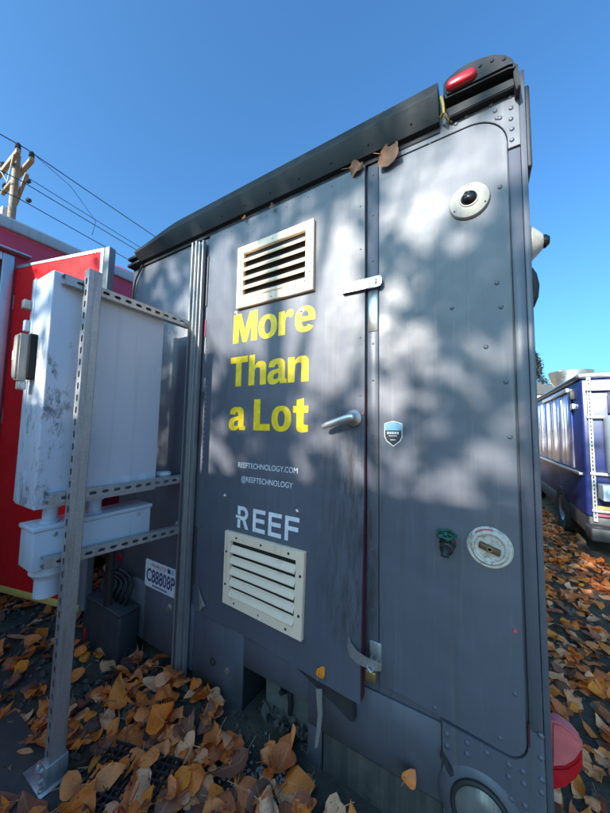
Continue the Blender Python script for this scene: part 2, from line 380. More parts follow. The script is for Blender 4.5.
def slotted(name, length, wid, depth, mat, parent, origin, along, across, out, pitch=0.05, sl=0.029, sw=0.014, start=0.02, both=False):
    """strut channel: slotted face of width wid facing `out`, flanges of `depth` behind it"""
    bm = bmesh.new(); A, C, N = Vector(along), Vector(across), Vector(out); O = Vector(origin)
    def P(u, v, w_=0): return bm.verts.new(O+A*u+C*v+N*w_)
    n = int((length-2*start)/pitch); u = (length-n*pitch)/2; th = 0.0028
    def quad(a, b_, c, d): bm.faces.new([P(*q) for q in (a, b_, c, d)])
    quad((0, 0), (u, 0), (u, wid), (0, wid)); quad((length-u, 0), (length, 0), (length, wid), (length-u, wid))
    for k in range(n):
        u0 = u+k*pitch; cx = u0+pitch/2; cv = wid/2; inner = []; outer = []
        for a in range(16):
            an = 2*math.pi*(a+0.5)/16; ca, sa = math.cos(an), math.sin(an)
            ox = (sl-sw)/2*(1 if ca > 0 else -1); inner.append((cx+ox+ca*sw/2, cv+sa*sw/2))
            s = min(pitch/2/abs(ca), wid/2/abs(sa)); outer.append((cx+ca*s, cv+sa*s))
        vi = [P(*q) for q in inner]; vo = [P(*q) for q in outer]; vb = [P(q[0], q[1], -th) for q in inner]
        for a in range(16):
            b_ = (a+1) % 16
            bm.faces.new((vo[a], vo[b_], vi[b_], vi[a])); bm.faces.new((vi[a], vi[b_], vb[b_], vb[a]))
        for cu_, cv_ in ((u0, 0), (u0+pitch, 0), (u0+pitch, wid), (u0, wid)):
            q = sorted(range(16), key=lambda i: (outer[i][0]-cu_)**2+(outer[i][1]-cv_)**2)[:2]
            bm.faces.new((P(cu_, cv_), vo[q[0]], vo[q[1]]))
    for v_ in (0, wid):
        quad((0, v_), (length, v_), (length, v_, -depth), (0, v_, -depth))
        i = 0.009 if v_ == 0 else wid-0.009
        quad((0, v_, -depth), (length, v_, -depth), (length, i, -depth), (0, i, -depth))
    if both: quad((0, 0, -depth-0.001), (length, 0, -depth-0.001), (length, wid, -depth-0.001), (0, wid, -depth-0.001))
    bmesh.ops.recalc_face_normals(bm, faces=bm.faces)
    return link(name, bm, mat, parent)

# ------------------------------------------------------------------ ground
def sstep(a, b_, x): 
    t_ = max(0, min(1, (x-a)/(b_-a))); return t_*t_*(3-2*t_)
def gz(x, y):
    h = 0.20*sstep(0.12, -0.12, x)+0.025*sstep(-1.9, -1.35, x)*sstep(0.12, -0.15, x)*sstep(-1.3, -0.5, y)
    h += 0.0*math.exp(-((x+0.35)/0.35)**2-((y+0.02)/0.22)**2)+0.03*math.exp(-((x+1.25)/0.4)**2-((y+0.05)/0.25)**2)
    return h + 0.012*noise.noise(Vector((x*3.1, y*3.1, 0.3))) + 0.03*noise.noise(Vector((x*0.5, y*0.5, 2.0)))
def build_ground():
    bm = bmesh.new()
    xs = [-1500, -400, -120, -50, -25, -14, -9, -7]+[-5.5+i*0.09 for i in range(100)]+[3.8, 5, 7, 10, 15, 25, 50, 120, 400, 1500]
    ys = [-1500, -400, -120, -50, -25, -14, -8, -5, -3.5, -2.6]+[-2.0+i*0.1 for i in range(110)]+[9.6, 11, 14, 18, 25, 50, 120, 400, 1500]
    g = [[bm.verts.new((x, y, gz(x, y))) for x in xs] for y in ys]
    for a, b_ in zip(g, g[1:]):
        for i in range(len(xs)-1): bm.faces.new((a[i], a[i+1], b_[i+1], b_[i]))
    o = link('ground', bm, 'ground', smooth=True); o['kind'] = 'structure'; return o
ground = build_ground()

# ------------------------------------------------------------------ the grey step van
VAN = (-1.0, 0.0, 0.2)
van = thing('step_van', 'slate grey step van with a riveted rear wall, closed rear door and yellow lettering', 'van', VAN)
# shell: side walls, roof with rounded shoulders, inner rear wall
def shell():
    bm = bmesh.new(); x0, x1, zt, z0 = -2.165, 0.152, 2.86, 0.50
    prof = [(x0, z0), (x0, 1.5)]+[(p[0], p[1]) for p in arc(x0+0.10, zt-0.10, 0.10, 180, 95, 6)]+[(-1.0, zt+0.03)]+arc(x1-0.09, zt-0.09, 0.09, 85, 0, 6)+[(x1, 1.5), (x1, z0)]
    b_prism(bm, prof, 0.014, 6.4)
    return smooth_angle(link('body', bm, 'slate', van), 30)
shell()
def flat(name, x0, x1, z0, z1, yf=0.0, th=0.013, mat='slate', bev=0.0012):
    return box(name, x0, x1, yf, yf+th, z0, z1, mat, van, bev, 1)
flat('panel', -2.162, -1.452, 0.640, 2.745)
flat('panel', -1.449, -1.352, 0.600, 2.745, 0.001, 0.012)
flat('lower_panel', -2.158, -1.800, 0.300, 0.636, 0.001, 0.2)
flat('lower_panel', -1.797, -1.352, 0.300, 0.636, 0.0, 0.2)
flat('centre_post', -0.386, -0.3405, 0.640, 2.735, -0.002, 0.015)
# right-hand access panel with rounded corners
xa, xb, zb_, zt_ = -0.3375, 0.1035, 0.640, 2.705
prism('access_panel', [(xa, zb_+0.032), (xa, zt_)]+arc(xb-0.115, zt_-0.115, 0.115, 90, 0, 10)+arc(xb-0.055, zb_+0.045, 0.05, 0, -82, 6)+[(-0.10, zb_+0.012)], -0.004, 0.012, 'slate', van, 0.0015)
flat('corner_pillar', 0.1075, 0.140, 0.732, 2.556, -0.003, 0.016)
flat('corner_edge', 0.1418, 0.158, 0.30, 2.83, -0.002, 0.015)
# upper and lower corner plates, riveted
prism('corner_plate', [(-0.3375, 2.709), (-0.3375, 2.735), (-0.11, 2.80), (0.1405, 2.80), (0.1405, 2.562), (0.1072, 2.562)]+arc(xb-0.115, zt_-0.115, 0.1185, 0, 90, 10), -0.006, 0.012, 'slate', van, 0.001)
prism('corner_plate', [(-0.128, 0.645), (-0.128, 0.30), (0.1405, 0.30), (0.1405, 0.728), (0.1072, 0.735), (0.1072, zb_+0.045)]+arc(xb-0.055, zb_+0.045, 0.0545, 0, -82, 6), -0.006, 0.012, 'slate', van, 0.001)
# lower skirt with the opening under the door
flat('skirt', -1.349, -1.000, 0.20, 0.612, 0.004, 0.010)
flat('skirt', -0.640, -0.131, 0.385, 0.628, 0.004, 0.010)
flat('skirt', -1.000, -0.640, 0.464, 0.612, 0.004, 0.010)
flat('skirt', -0.640, -0.575, 0.20, 0.385, 0.004, 0.010)
flat('skirt', -1.000, -0.640, 0.17, 0.236, 0.004, 0.010)
prism('bumper', [(-0.572, 0.15), (-0.572, 0.382), (-0.132, 0.382), (-0.132, 0.15)], 0.010, 0.16, 'crust', van, 0.004)
# recess behind the opening
bm = bmesh.new()
X0, X1, Y0, Y1, Z0, Z1 = -1.000, -0.640, 0.014, 0.26, 0.232, 0.466
for q in (((X0, Y0, Z0), (X1, Y0, Z0), (X1, Y1, Z0), (X0, Y1, Z0)), ((X0, Y0, Z1), (X1, Y0, Z1), (X1, Y1, Z1), (X0, Y1, Z1)),
          ((X0, Y1, Z0), (X1, Y1, Z0), (X1, Y1, Z1), (X0, Y1, Z1)), ((X0, Y0, Z0), (X0, Y1, Z0), (X0, Y1, Z1), (X0, Y0, Z1)), ((X1, Y0, Z0), (X1, Y1, Z0), (X1, Y1, Z1), (X1, Y0, Z1))):
    bm.faces.new([bm.verts.new(p) for p in q])
rec = link('recess', bm, 'void_shade', van)
prism('recess_tub', [(-0.925, 0.26), (-0.93, 0.42), (-0.91, 0.462), (-0.645, 0.462), (-0.645, 0.238), (-0.89, 0.238)], 0.085, 0.20, 'tub', van, 0.012)
lathe('outlet', [(0.0, 0.03), (0.012, 0.03), (0.014, 0.0), (0.024, 0.0), (0.026, -0.03)], (-0.80, 0.068, 0.405), (0, -1, 0), 'dark_iron', van)
tube('hose', [(-0.76, 0.06, 0.44), (-0.758, 0.05, 0.40), (-0.76, 0.06, 0.36), (-0.77, 0.07, 0.31)], 0.012, 'black_rubber', van)
# dark wedge standing in for the shadow under the door's open corner, white strip
prism('door_shadow_wedge', [(-0.68, 0.600), (-0.43, 0.600), (-0.425, 0.515), (-0.445, 0.508), (-0.50, 0.535)], -0.028, 0.003, 'dark_trim', van, 0.003)
bm = bmesh.new()
st = [(319, 689), (319.5, 700), (320.5, 715), (319, 730), (317.5, 742), (316.5, 748)]
L = [on_y(x-3.2+0.2*i, y, -0.036-0.004*i) for i, (x, y) in enumerate(st)]; R = [on_y(x+3.0-0.45*i, y, -0.034-0.005*i) for i, (x, y) in enumerate(st)]
lv = [bm.verts.new(p) for p in L]; rv = [bm.verts.new(p) for p in R]
for i in range(len(st)-1): bm.faces.new((lv[i], lv[i+1], rv[i+1], rv[i]))
bmesh.ops.solidify(bm, geom=bm.faces, thickness=0.0012)
link('hanging_strip', bm, 'plastic_white', van)

# door: a grid, bowed outward at its lower free corner
DX0, DX1, DZ0, DZ1 = -1.346, -0.395, 0.618, 2.728
def bow(x, z): return 0.040*sstep(-1.15, -0.39, x)*sstep(1.5, 0.6, z)+0.006*sstep(2.1, 2.7, z)*sstep(-1.0, -0.4, x)
def door():
    bm = bmesh.new(); nx, nz = 20, 44; g = []; bk = []
    for j in range(nz+1):
        z = DZ0+(DZ1-DZ0)*j/nz; rf = []; rb = []
        for i in range(nx+1):
            x = DX0+(DX1-DX0)*i/nx; zz = z-0.012*sstep(-0.9, -0.39, x)*(1-j/nz)
            dent = 0.003*math.exp(-((x+0.5)/0.05)**2-((z-0.64)/0.03)**2)
            y = -0.010-bow(x, z)+dent
            rf.append(bm.verts.new((x, y, zz))); rb.append(bm.verts.new((x, y+0.018, zz)))
        g.append(rf); bk.append(rb)
    for a, b_, c, d in zip(g, g[1:], bk, bk[1:]):
        for i in range(nx): bm.faces.new((a[i], a[i+1], b_[i+1], b_[i])); bm.faces.new((c[i], d[i], d[i+1], c[i+1]))
        bm.faces.new((a[0], b_[0], d[0], c[0])); bm.faces.new((a[nx], c[nx], d[nx], b_[nx]))
    for i in range(nx):
        bm.faces.new((g[0][i], bk[0][i], bk[0][i+1], g[0][i+1])); bm.faces.new((g[nz][i], g[nz][i+1], bk[nz][i+1], bk[nz][i]))
    bmesh.ops.recalc_face_normals(bm, faces=bm.faces)
    return smooth_angle(link('door', bm, 'slate', van), 40)
DOOR = door()
def yd(x, z): return -0.010-bow(x, z)
# red-primed door edge and dark gap behind it
bm = bmesh.new(); pr = []
for j in range(23):
    z = 0.612+(1.78-0.612)*j/22; y = yd(DX1, z)
    pr.append([bm.verts.new((DX1+dx, y+dy, z)) for dx, dy in ((0.0008, 0.010), (0.0030, 0.010), (0.0030, 0.024-y*0.3), (0.0008, 0.024-y*0.3))])
for a, b_ in zip(pr, pr[1:]):
    for k in range(4): bm.faces.new((a[k], a[(k+1) % 4], b_[(k+1) % 4], b_[k]))
bm.faces.new(pr[0]); bm.faces.new(pr[-1][::-1])
link('edge_seal', bm, 'gasket_red', DOOR)
# door top seam lines / rivet rows
rp = []
for z in [DZ0+0.03+i*0.128 for i in range(17)]: rp.append((DX0+0.022, yd(DX0, z), z))
for z in [0.76, 0.96, 1.22, 1.48, 1.74, 1.98, 2.36, 2.55, 2.69]: rp.append((DX1-0.018, yd(DX1, z), z))
for i in range(8): rp.append((-1.30+i*0.125, yd(-1.30+i*0.125, 2.70), 2.70))
for i in range(8): x = -1.30+i*0.125; rp.append((x, yd(x, 0.645), 0.645-0.010*sstep(-0.9, -0.39, x)))
rivets('rivet', [(x, y, z) for x, y, z in rp], DOOR, 0.0042, 0.0022)
# heavier bolts standing in the door face
for x, z in ((-0.70, 2.150), (-1.118, 2.215), (-1.146, 1.245), (-0.70, 1.236)):
    lathe('bolt', [(0.013, 0), (0.013, 0.002), (0.008, 0.003), (0.008, 0.006), (0.005, 0.008), (0, 0.008)], (x, yd(x, z), z), (0, -1, 0), 'brushed', DOOR, 14)

# lettering
def letters(body, x0, x1, z0, zc, mat, bold=0.0, sp=1.0, name='lettering'):
    o = text_mesh(name, body, x0, x1, z0, zc, 0, mat, DOOR, bold, spacing=sp)
    off = world_off(DOOR); 
    for v in o.data.vertices: v.co.y = yd(v.co.x+off.x, v.co.z+off.z)-0.0011-off.y
    return o
def ell(cx, cz, rx, rz, a0, a1, n=20, p=2.3):
    r = []
    for k in range(n+1):
        a = math.radians(a0+(a1-a0)*k/n); c, d = math.cos(a), math.sin(a)
        r.append((cx+rx*math.copysign(abs(c)**(2/p), c), cz+rz*math.copysign(abs(d)**(2/p), d)))
    return r
def rounded(pts):
    for _ in range(3):
        q = []; n = len(pts)
        for k, p in enumerate(pts):
            if len(p) == 2: q.append(p); continue
            a, b_ = pts[k-1], pts[(k+1) % n]
            wa = 0.25 if len(a) == 3 else 0.5; wb = 0.25 if len(b_) == 3 else 0.5
            q.append((p[0]+(a[0]-p[0])*wa, p[1]+(a[1]-p[1])*wa, 1)); q.append((p[0]+(b_[0]-p[0])*wb, p[1]+(b_[1]-p[1])*wb, 1))
        pts = q
    return [(p[0], p[1]) for p in pts]
ARCH = [(0.245, 0.64), (0.31, 0.74, 1), (0.46, 0.77, 1), (0.62, 0.74, 1), (0.69, 0.64, 1), (0.69, 0.50, 1), (0.69, 0), (0.455, 0), (0.455, 0.44, 1), (0.45, 0.56, 1), (0.36, 0.57, 1), (0.28, 0.56, 1), (0.235, 0.48, 1), (0.235, 0)]
GLY = {
 'M': (1.0, [[(0, 0), (0, 1), (.32, 1), (.50, .40), (.68, 1), (1.0, 1), (1.0, 0), (.765, 0), (.765, .60), (.585, 0), (.415, 0), (.235, .60), (.235, 0)]]),
 'o': (.70, [ell(.35, .375, .35, .395, 0, 354, 47), ell(.35, .375, .125, .235, 0, 350, 35)]),
 'r': (.52, [rounded([(0, 0), (0, .75), (.22, .75), (.235, .62), (.29, .74, 1), (.40, .77, 1), (.50, .75, 1), (.53, .66, 1), (.51, .54, 1), (.42, .50, 1), (.36, .56, 1), (.28, .54, 1), (.24, .47, 1), (.24, .36), (.24, 0)])]),
 'e': (.67, [ell(.335, .375, .335, .395, -8, 322, 44)+ell(.34, .375, .125, .235, 318, 200, 16)+[(.225, .305)], [(.225, .45)]+ell(.337, .42, .112, .20, 170, 10, 16)+[(.449, .45)]]),
 'T': (.74, [[(0, 1), (.74, 1), (.74, .79), (.49, .79), (.49, 0), (.25, 0), (.25, .79), (0, .79)]]),
 'h': (.69, [rounded([(0, 0), (0, 1.0), (.235, 1.0), (.24, .63)]+ARCH[1:])]),
 'n': (.69, [rounded([(0, 0), (0, .75), (.225, .75), (.24, .63)]+ARCH[1:])]),
 'a': (.68, [rounded([(.66, 0), (.46, 0), (.43, .09), (.36, 0, 1), (.21, -.03, 1), (.06, 0, 1), (0, .12, 1), (0, .24, 1), (.05, .38, 1), (.22, .44, 1), (.40, .46), (.40, .54, 1), (.36, .60, 1), (.28, .60, 1), (.25, .51), (.03, .53), (.04, .66, 1), (.15, .75, 1), (.32, .78, 1), (.50, .77, 1), (.62, .68, 1), (.63, .52, 1), (.63, .22, 1), (.63, .13, 1), (.70, .12), (.70, 0)]),
            rounded([(.40, .33), (.27, .31, 1), (.22, .24, 1), (.22, .15, 1), (.30, .13, 1), (.38, .15, 1), (.40, .23, 1)])]),
 'L': (.63, [[(0, 0), (0, 1), (.25, 1), (.25, .21), (.63, .21), (.63, 0)]]),
 't': (.50, [rounded([(.12, .55), (0, .55), (0, .75), (.12, .75), (.12, .93), (.355, .98), (.355, .75), (.50, .75), (.50, .55), (.355, .55), (.355, .28, 1), (.36, .19, 1), (.50, .19), (.50, 0), (.40, -.02, 1), (.22, -.03, 1), (.12, .05, 1), (.12, .20, 1)])]),
}
def slogan(word, x0, x1, z0, h):
    cu = bpy.data.curves.new('lettering', 'CURVE'); cu.dimensions = '2D'; cu.fill_mode = 'BOTH'; x = 0.0
    for ch in word:
        if ch == ' ': x += 0.30; continue
        wd, loops = GLY[ch]
        for lp in loops:
            sp = cu.splines.new('POLY'); sp.points.add(len(lp)-1); sp.use_cyclic_u = True
            for k, p in enumerate(lp): sp.points[k].co = (x+p[0], p[1], 0, 1)
        x += wd+0.055
    x -= 0.055; ob = bpy.data.objects.new('lettering', cu); COL.objects.link(ob)
    me = bpy.data.meshes.new_from_object(ob.evaluated_get(bpy.context.evaluated_depsgraph_get()))
    bpy.data.objects.remove(ob); bpy.data.curves.remove(cu); bm = bmesh.new(); bm.from_mesh(me); bpy.data.meshes.remove(me)
    for v in bm.verts: v.co = Vector((x0+v.co.x/x*(x1-x0), yd(-0.9, z0)-0.0011, z0+v.co.y*h))
    for f in bm.faces:
        f.normal_update()
        if f.normal.y > 0: f.normal_flip()
    return link('lettering', bm, 'yellow_vinyl', DOOR)
slogan('More', -1.128, -0.626, 2.048, 0.158); slogan('Than', -1.140, -0.657, 1.815, 0.158); slogan('a Lot', -1.136, -0.655, 1.588, 0.155)
letters('REEFTECHNOLOGY.COM', -1.060, -0.704, 1.400, 1.426, 'white_vinyl', 0.0, name='web_address')
letters('@REEFTECHNOLOGY', -1.036, -0.728, 1.332, 1.358, 'white_vinyl', 0.0, name='web_address')
def logo():
    bm = bmesh.new(); Z0_, H = 1.104, 0.106; wd = 0.084; st_ = 0.019; x = -1.052
    def q(x0, x1, z0, z1):
        bm.faces.new([bm.verts.new((a, 0, c)) for a, c in ((x0, z0), (x1, z0), (x1, z1), (x0, z1))])
    # R with a spur on its left and a broken stem
    q(x, x+st_, Z0_, Z0_+0.042); q(x-0.012, x+st_, Z0_+0.046, Z0_+0.060); q(x, x+st_, Z0_+0.0645, Z0_+H)
    zc = Z0_+0.073; ro, ri = 0.033, 0.033-0.018
    def bowl(r, n=10): return [(x+0.036+r*math.cos(math.radians(90-180*i/n)), zc+r*math.sin(math.radians(90-180*i/n))) for i in range(n+1)]
    A, B = bowl(ro), bowl(ri)
    for i in range(10): bm.faces.new([bm.verts.new((p[0], 0, p[1])) for p in (A[i], B[i], B[i+1], A[i+1])])
    q(x+st_, x+0.036, Z0_+H-0.018, Z0_+H); q(x+st_, x+0.036, zc-ro, zc-ro+0.018)
    bm.faces.new([bm.verts.new((a, 0, c)) for a, c in ((x+0.052, Z0_), (x+0.074, Z0_), (x+0.052, zc-0.030), (x+0.033, zc-0.033))])
    for k in range(3):
        xx = -0.952+k*0.095
        q(xx, xx+st_, Z0_, Z0_+H); q(xx+st_, xx+wd-0.008, Z0_+H-st_, Z0_+H); q(xx+st_, xx+wd-0.012, Z0_+0.045, Z0_+0.045+st_)
        if k < 2: q(xx+st_, xx+wd-0.008, Z0_, Z0_+st_)
    for v in bm.verts: v.co.y = yd(v.co.x, v.co.z)-0.0011
    for f in bm.faces:
        f.normal_update()
        if f.normal.y > 0: f.normal_flip()
    return link('logo', bm, 'white_vinyl', DOOR)
logo()

# louvred vents
def vent(x0, x1, z0, z1):
    yb = -0.012
    fx, fz = 0.042, 0.040; bm = bmesh.new()
    yf = yb-0.018; n = 4
    o_ = [(x0, z0), (x1, z0), (x1, z1), (x0, z1)]; i_ = [(x0+fx, z0+fz+0.006), (x1-fx, z0+fz+0.006), (x1-fx, z1-fz), (x0+fx, z1-fz)]
    vo = [bm.verts.new((a, yf, c)) for a, c in o_]; vi = [bm.verts.new((a, yf, c)) for a, c in i_]
    vob = [bm.verts.new((a, yb+0.012, c)) for a, c in o_]; vib = [bm.verts.new((a, yb+0.0115, c)) for a, c in i_]
    for k in range(4):
        j = (k+1) % 4
        bm.faces.new((vo[k], vo[j], vi[j], vi[k])); bm.faces.new((vo[k], vob[k], vob[j], vo[j])); bm.faces.new((vi[k], vi[j], vib[j], vib[k]))
    bmesh.ops.recalc_face_normals(bm, faces=bm.faces)
    es = [e for e in bm.edges if all(v in vo or v in vi for v in e.verts) and not (any(v in vo for v in e.verts) and any(v in vi for v in e.verts))]
    bmesh.ops.bevel(bm, geom=es, offset=0.0022, segments=2, affect='EDGES')
    fr = smooth_angle(link('vent', bm, 'beige', van), 40)
    box('vent_back', x0+fx-0.002, x1-fx+0.002, yb+0.0012, yb+0.002, z0+fz, z1-fz+0.002, 'void_shade', fr, 0, 1)  # dark sheet on the door paints the shade between the slats
    zz0, zz1 = z0+fz+0.006, z1-fz; k = 5; ph = (zz1-zz0)/k
    for i in range(k):
        za = zz0+i*ph-0.004
        # blade: curved sheet leaning out at its foot
        pr_ = [(yf-0.002, za), (yf-0.0055, za+0.005), (yf-0.001, za+ph*0.24), (yf+0.006, za+ph*0.45), (yf+0.015, za+ph*0.62)]
        bm = bmesh.new(); A = [bm.verts.new((x0+fx+0.001, y, z)) for y, z in pr_]; B = [bm.verts.new((x1-fx-0.001, y, z)) for y, z in pr_]
        for a in range(len(pr_)-1): bm.faces.new((A[a], A[a+1], B[a+1], B[a]))
        bmesh.ops.recalc_face_normals(bm, faces=bm.faces)
        for f in bm.faces:
            if f.normal.y > 0: f.normal_flip()
        bmesh.ops.solidify(bm, geom=bm.faces, thickness=0.002)
        bmesh.ops.subdivide_edges(bm, edges=[e for e in bm.edges if abs(e.verts[0].co.x-e.verts[1].co.x) > 0.2], cuts=3)
        link('slat', bm, 'beige', fr, smooth=False)
    sp = [(x0+(x1-x0)*u, z0+0.02) for u in (.17, .5, .83)]+[(x0+(x1-x0)*u, z1-0.02) for u in (.17, .5, .83)]+[(x0+0.016, z0+(z1-z0)*u) for u in (.27, .72)]+[(x1-0.016, z0+(z1-z0)*u) for u in (.27, .72)]
    bm = bmesh.new()
    for a, c in sp: b_rivet(bm, (a, yf, c), 0.0062, 0.0035)
    s = link('screw', bm, 'dark_iron' if z0 < 1.5 else 'brushed', fr, smooth=True); s['kind'] = 'stuff'
    for o in [fr]+list(fr.children):
        for v in o.data.vertices: v.co.y -= bow(v.co.x+VAN[0], v.co.z+VAN[2])
    return fr
vent(-1.100, -0.632, 2.230, 2.566); vent(-1.118, -0.644, 0.735, 1.080)

# upper hasp, handle, lower hasp and padlock
U0, U1 = on_y(343, 288, -0.02), on_y(382, 280, -0.02)
hs = prism('hasp', [(U0.x, 2.178), (U0.x, 2.215), (U1.x-0.012, 2.218)]+[(U1.x-0.004, 2.214), (U1.x, 2.205), (U1.x, 2.185), (U1.x-0.006, 2.176), (U1.x-0.014, 2.174)], -0.030, -0.0225, 'brushed', van, 0.002)
prism('hasp_slot', [(U1.x-0.026, 2.184), (U1.x-0.026, 2.206), (U1.x-0.018, 2.206), (U1.x-0.018, 2.184)], -0.0306, -0.0298, 'void_shade', hs)
box('hasp_hinge', U0.x-0.004, U0.x+0.03, -0.024, -0.010, 2.180, 2.213, 'brushed', hs, 0.002)
box('staple', U1.x-0.024, U1.x-0.020, -0.036, -0.004, 2.188, 2.202, 'brushed', hs, 0.001)
box('latch_plate', -0.383, -0.343, -0.0045, -0.0022, 2.00, 2.172, 'brushed', van, 0.001, 1)
hp = on_y(353, 418, -0.02); hz_ = hp.z
hnd = lathe('handle', [(0.034, 0), (0.034, 0.006), (0.024, 0.014), (0.017, 0.02), (0.016, 0.045), (0.012, 0.05), (0, 0.05)], (hp.x, -0.012, hz_), (0, -1, 0), 'brushed', van, 28, 50)
bm = bmesh.new(); Lv = [(0.020, 0.002, 0.010, 0.008), (0.012, 0.001, 0.017, 0.010), (-0.02, -0.006, 0.018, 0.009), (-0.06, -0.018, 0.016, 0.007), (-0.10, -0.030, 0.014, 0.006), (-0.118, -0.036, 0.011, 0.005), (-0.124, -0.038, 0.004, 0.003)]
rings = []
for dx, dz, hw, hd in Lv:
    c = Vector((hp.x+dx, -0.060, hz_+dz))
    rings.append([bm.verts.new(c+Vector((0, math.sin(a)*hd, math.cos(a)*hw))) for a in [k*math.pi/5 for k in range(10)]])
for A, B in zip(rings, rings[1:]):
    for k in range(10): bm.faces.new((A[k], A[(k+1) % 10], B[(k+1) % 10], B[k]))
bm.faces.new(rings[0]); bm.faces.new(rings[-1][::-1]); bmesh.ops.recalc_face_normals(bm, faces=bm.faces)
link('lever', bm, 'brushed', hnd, smooth=True)
lathe('red_rivet', [(0.006, 0), (0.005, 0.003), (0, 0.004)], (on_y(364, 414).x, -0.011, on_y(364, 414).z), (0, -1, 0), 'red_ink', van, 10)
# lower hasp: curved strap from the bowed door to the post
h0 = on_y(348, 643, -0.052); h1 = on_y(384, 672, -0.03)
bm = bmesh.new(); st = [(347.5, 642, .055), (350, 650, .060), (356, 657, .066), (364, 662, .072), (373, 666, .070), (381, 668, .060)]
top = []; bot = []
for i, (x, y, d) in enumerate(st):
    hh = [4.5, 6.0, 5.5, 5, 5, 3.5][i]
    top.append(bm.verts.new(on_y(x+1.0, y-hh, -d))); bot.append(bm.verts.new(on_y(x-0.4, y+hh, -d)))
for i in range(len(st)-1): bm.faces.new((top[i], bot[i], bot[i+1], top[i+1]))
bmesh.ops.recalc_face_normals(bm, faces=bm.faces); bmesh.ops.solidify(bm, geom=bm.faces, thickness=0.003)
lh = link('hasp', bm, 'galv', van)
p0 = on_y(376, 655, -0.006); box('hasp_plate', p0.x-0.024, p0.x+0.020, -0.008, -0.0022, p0.z-0.05, p0.z+0.045, 'galv', lh, 0.002)
bm = bmesh.new(); b_tube(bm, [(p0.x-0.012, -0.01, p0.z-0.002), (p0.x-0.012, -0.075, p0.z-0.004), (p0.x+0.006, -0.085, p0.z-0.006), (p0.x+0.010, -0.075, p0.z-0.006), (p0.x+0.010, -0.01, p0.z-0.004)], 0.0045, 8)
link('staple', bm, 'galv', lh, smooth=True)
pl = thing('padlock', 'small tarnished brass padlock hanging from the lower hasp of the grey van door', 'padlock', (p0.x-0.005, -0.045, p0.z-0.062))
box('body', p0.x-0.024, p0.x+0.014, -0.058, -0.036, p0.z-0.062, p0.z-0.026, 'brass', pl, 0.004)
tube('shackle', [(p0.x-0.016, -0.047, p0.z-0.03)]+[(p0.x-0.005-0.011*math.cos(a), -0.047, p0.z-0.010+0.012*math.sin(a)) for a in [k*math.pi/6 for k in range(7)]]+[(p0.x+0.006, -0.047, p0.z-0.03)], 0.0032, 'galv', pl)

# roof fascia (sloping gutter), left roof corner fins, right corner cap
bm = bmesh.new()
pf = [(-0.010, 2.730), (-0.010, 2.750), (-0.030, 2.754), (-0.070, 2.830), (-0.071, 2.836), (-0.066, 2.872), (-0.058, 2.880), (-0.02, 2.890), (0.05, 2.900), (0.05, 2.80), (-0.002, 2.76)]
NXF = 40; A = []
for i in range(NXF+1):
    x = -2.035+(-0.102+2.035)*i/NXF; j = 0.0012*noise.noise(Vector((x*6, 0, 0)))
    dr = 0.052*sstep(-1.55, -2.04, x); A.append([bm.verts.new((x, y+j, z+j-dr*max(0, z-2.754)/0.12)) for y, z in pf])
for a, b_ in zip(A, A[1:]):
    for k in range(len(pf)): bm.faces.new((a[k], a[(k+1) % len(pf)], b_[(k+1) % len(pf)], b_[k]))
bm.faces.new(A[0]); bm.faces.new(A[-1][::-1]); bmesh.ops.recalc_face_normals(bm, faces=bm.faces)
FAS = smooth_angle(link('roof_fascia', bm, 'roof_paint', van), 20)
rivets('rivet', [(-1.90+i*0.17, -0.0452, 2.7830-0.012*sstep(-1.55, -2.04, -1.90+i*0.17)) for i in range(11)], FAS, 0.004, 0.004, 'roof_paint', (0, -0.88, -0.46))
box('roof_fin', -2.17, -2.02, -0.045, 0.08, 2.742, 2.762, 'roof_paint', van, 0.006)
box('roof_fin', -2.15, -2.00, -0.055, 0.08, 2.778, 2.802, 'roof_paint', van, 0.008)
rivets('rivet', [(-2.13+i*0.03, 0.0, 2.725) for i in range(4)]+[(-2.10+i*0.155, 0.0, 2.722) for i in range(1, 5)], van, 0.005, 0.003)
tube('cable', [(-2.02, -0.015, 2.74), (-2.05, -0.018, 2.70), (-2.10, -0.016, 2.64), (-2.125, -0.012, 2.57), (-2.13, -0.010, 2.45)], 0.006, 'cable', van)
# cap: upper rounded brow, dark recess, lower ledge
def pix_poly(px, y): return [(p.x, p.z) for p in (on_y(a, b_, y) for a, b_ in px)]
prism('corner_cap', pix_poly([(445.5, 96.5), (443, 92), (443, 82), (448, 76), (458, 67.5), (470, 60.5), (484, 55), (496, 52), (505, 52.5), (512, 56), (516, 62), (514.5, 65), (508, 66.5), (478, 81)], -0.062), -0.062, 0.06, 'roof_paint', van, 0.007)
prism('cap_ledge', pix_poly([(447, 108), (512, 77.5), (516.5, 79), (516.5, 84), (512, 86.5), (449, 117)], -0.034), -0.034, 0.0, 'roof_paint', van, 0.003)
prism('cap_recess', pix_poly([(444, 92), (513, 60), (516, 82), (447, 113)], -0.012), -0.014, 0.013, 'dark_trim', van, 0.001)
prism('cap_end', pix_poly([(512.5, 62), (518, 63), (521, 84), (516.5, 88), (514.5, 80)], -0.050), -0.050, 0.0, 'roof_paint', van, 0.003)
CAPR = [on_y(x, y, -0.062) for x, y in ((480, 66), (492, 61), (504, 59))]
rivets('rivet', [tuple(p) for p in CAPR], van, 0.006, 0.004, 'roof_paint')
c0, c1 = on_y(446, 87, -0.066), on_y(477, 73, -0.066); mz = (c0.z+c1.z)/2
bm = bmesh.new(); hh = 0.019; base = arc(c1.x-hh, mz, hh, -90, 90, 8)+arc(c0.x+hh, mz, hh, 90, 270, 8)
layers = [(1.0, -0.062), (1.0, -0.068), (0.9, -0.076), (0.6, -0.081)]; mx_ = (c0.x+c1.x)/2; rg = []
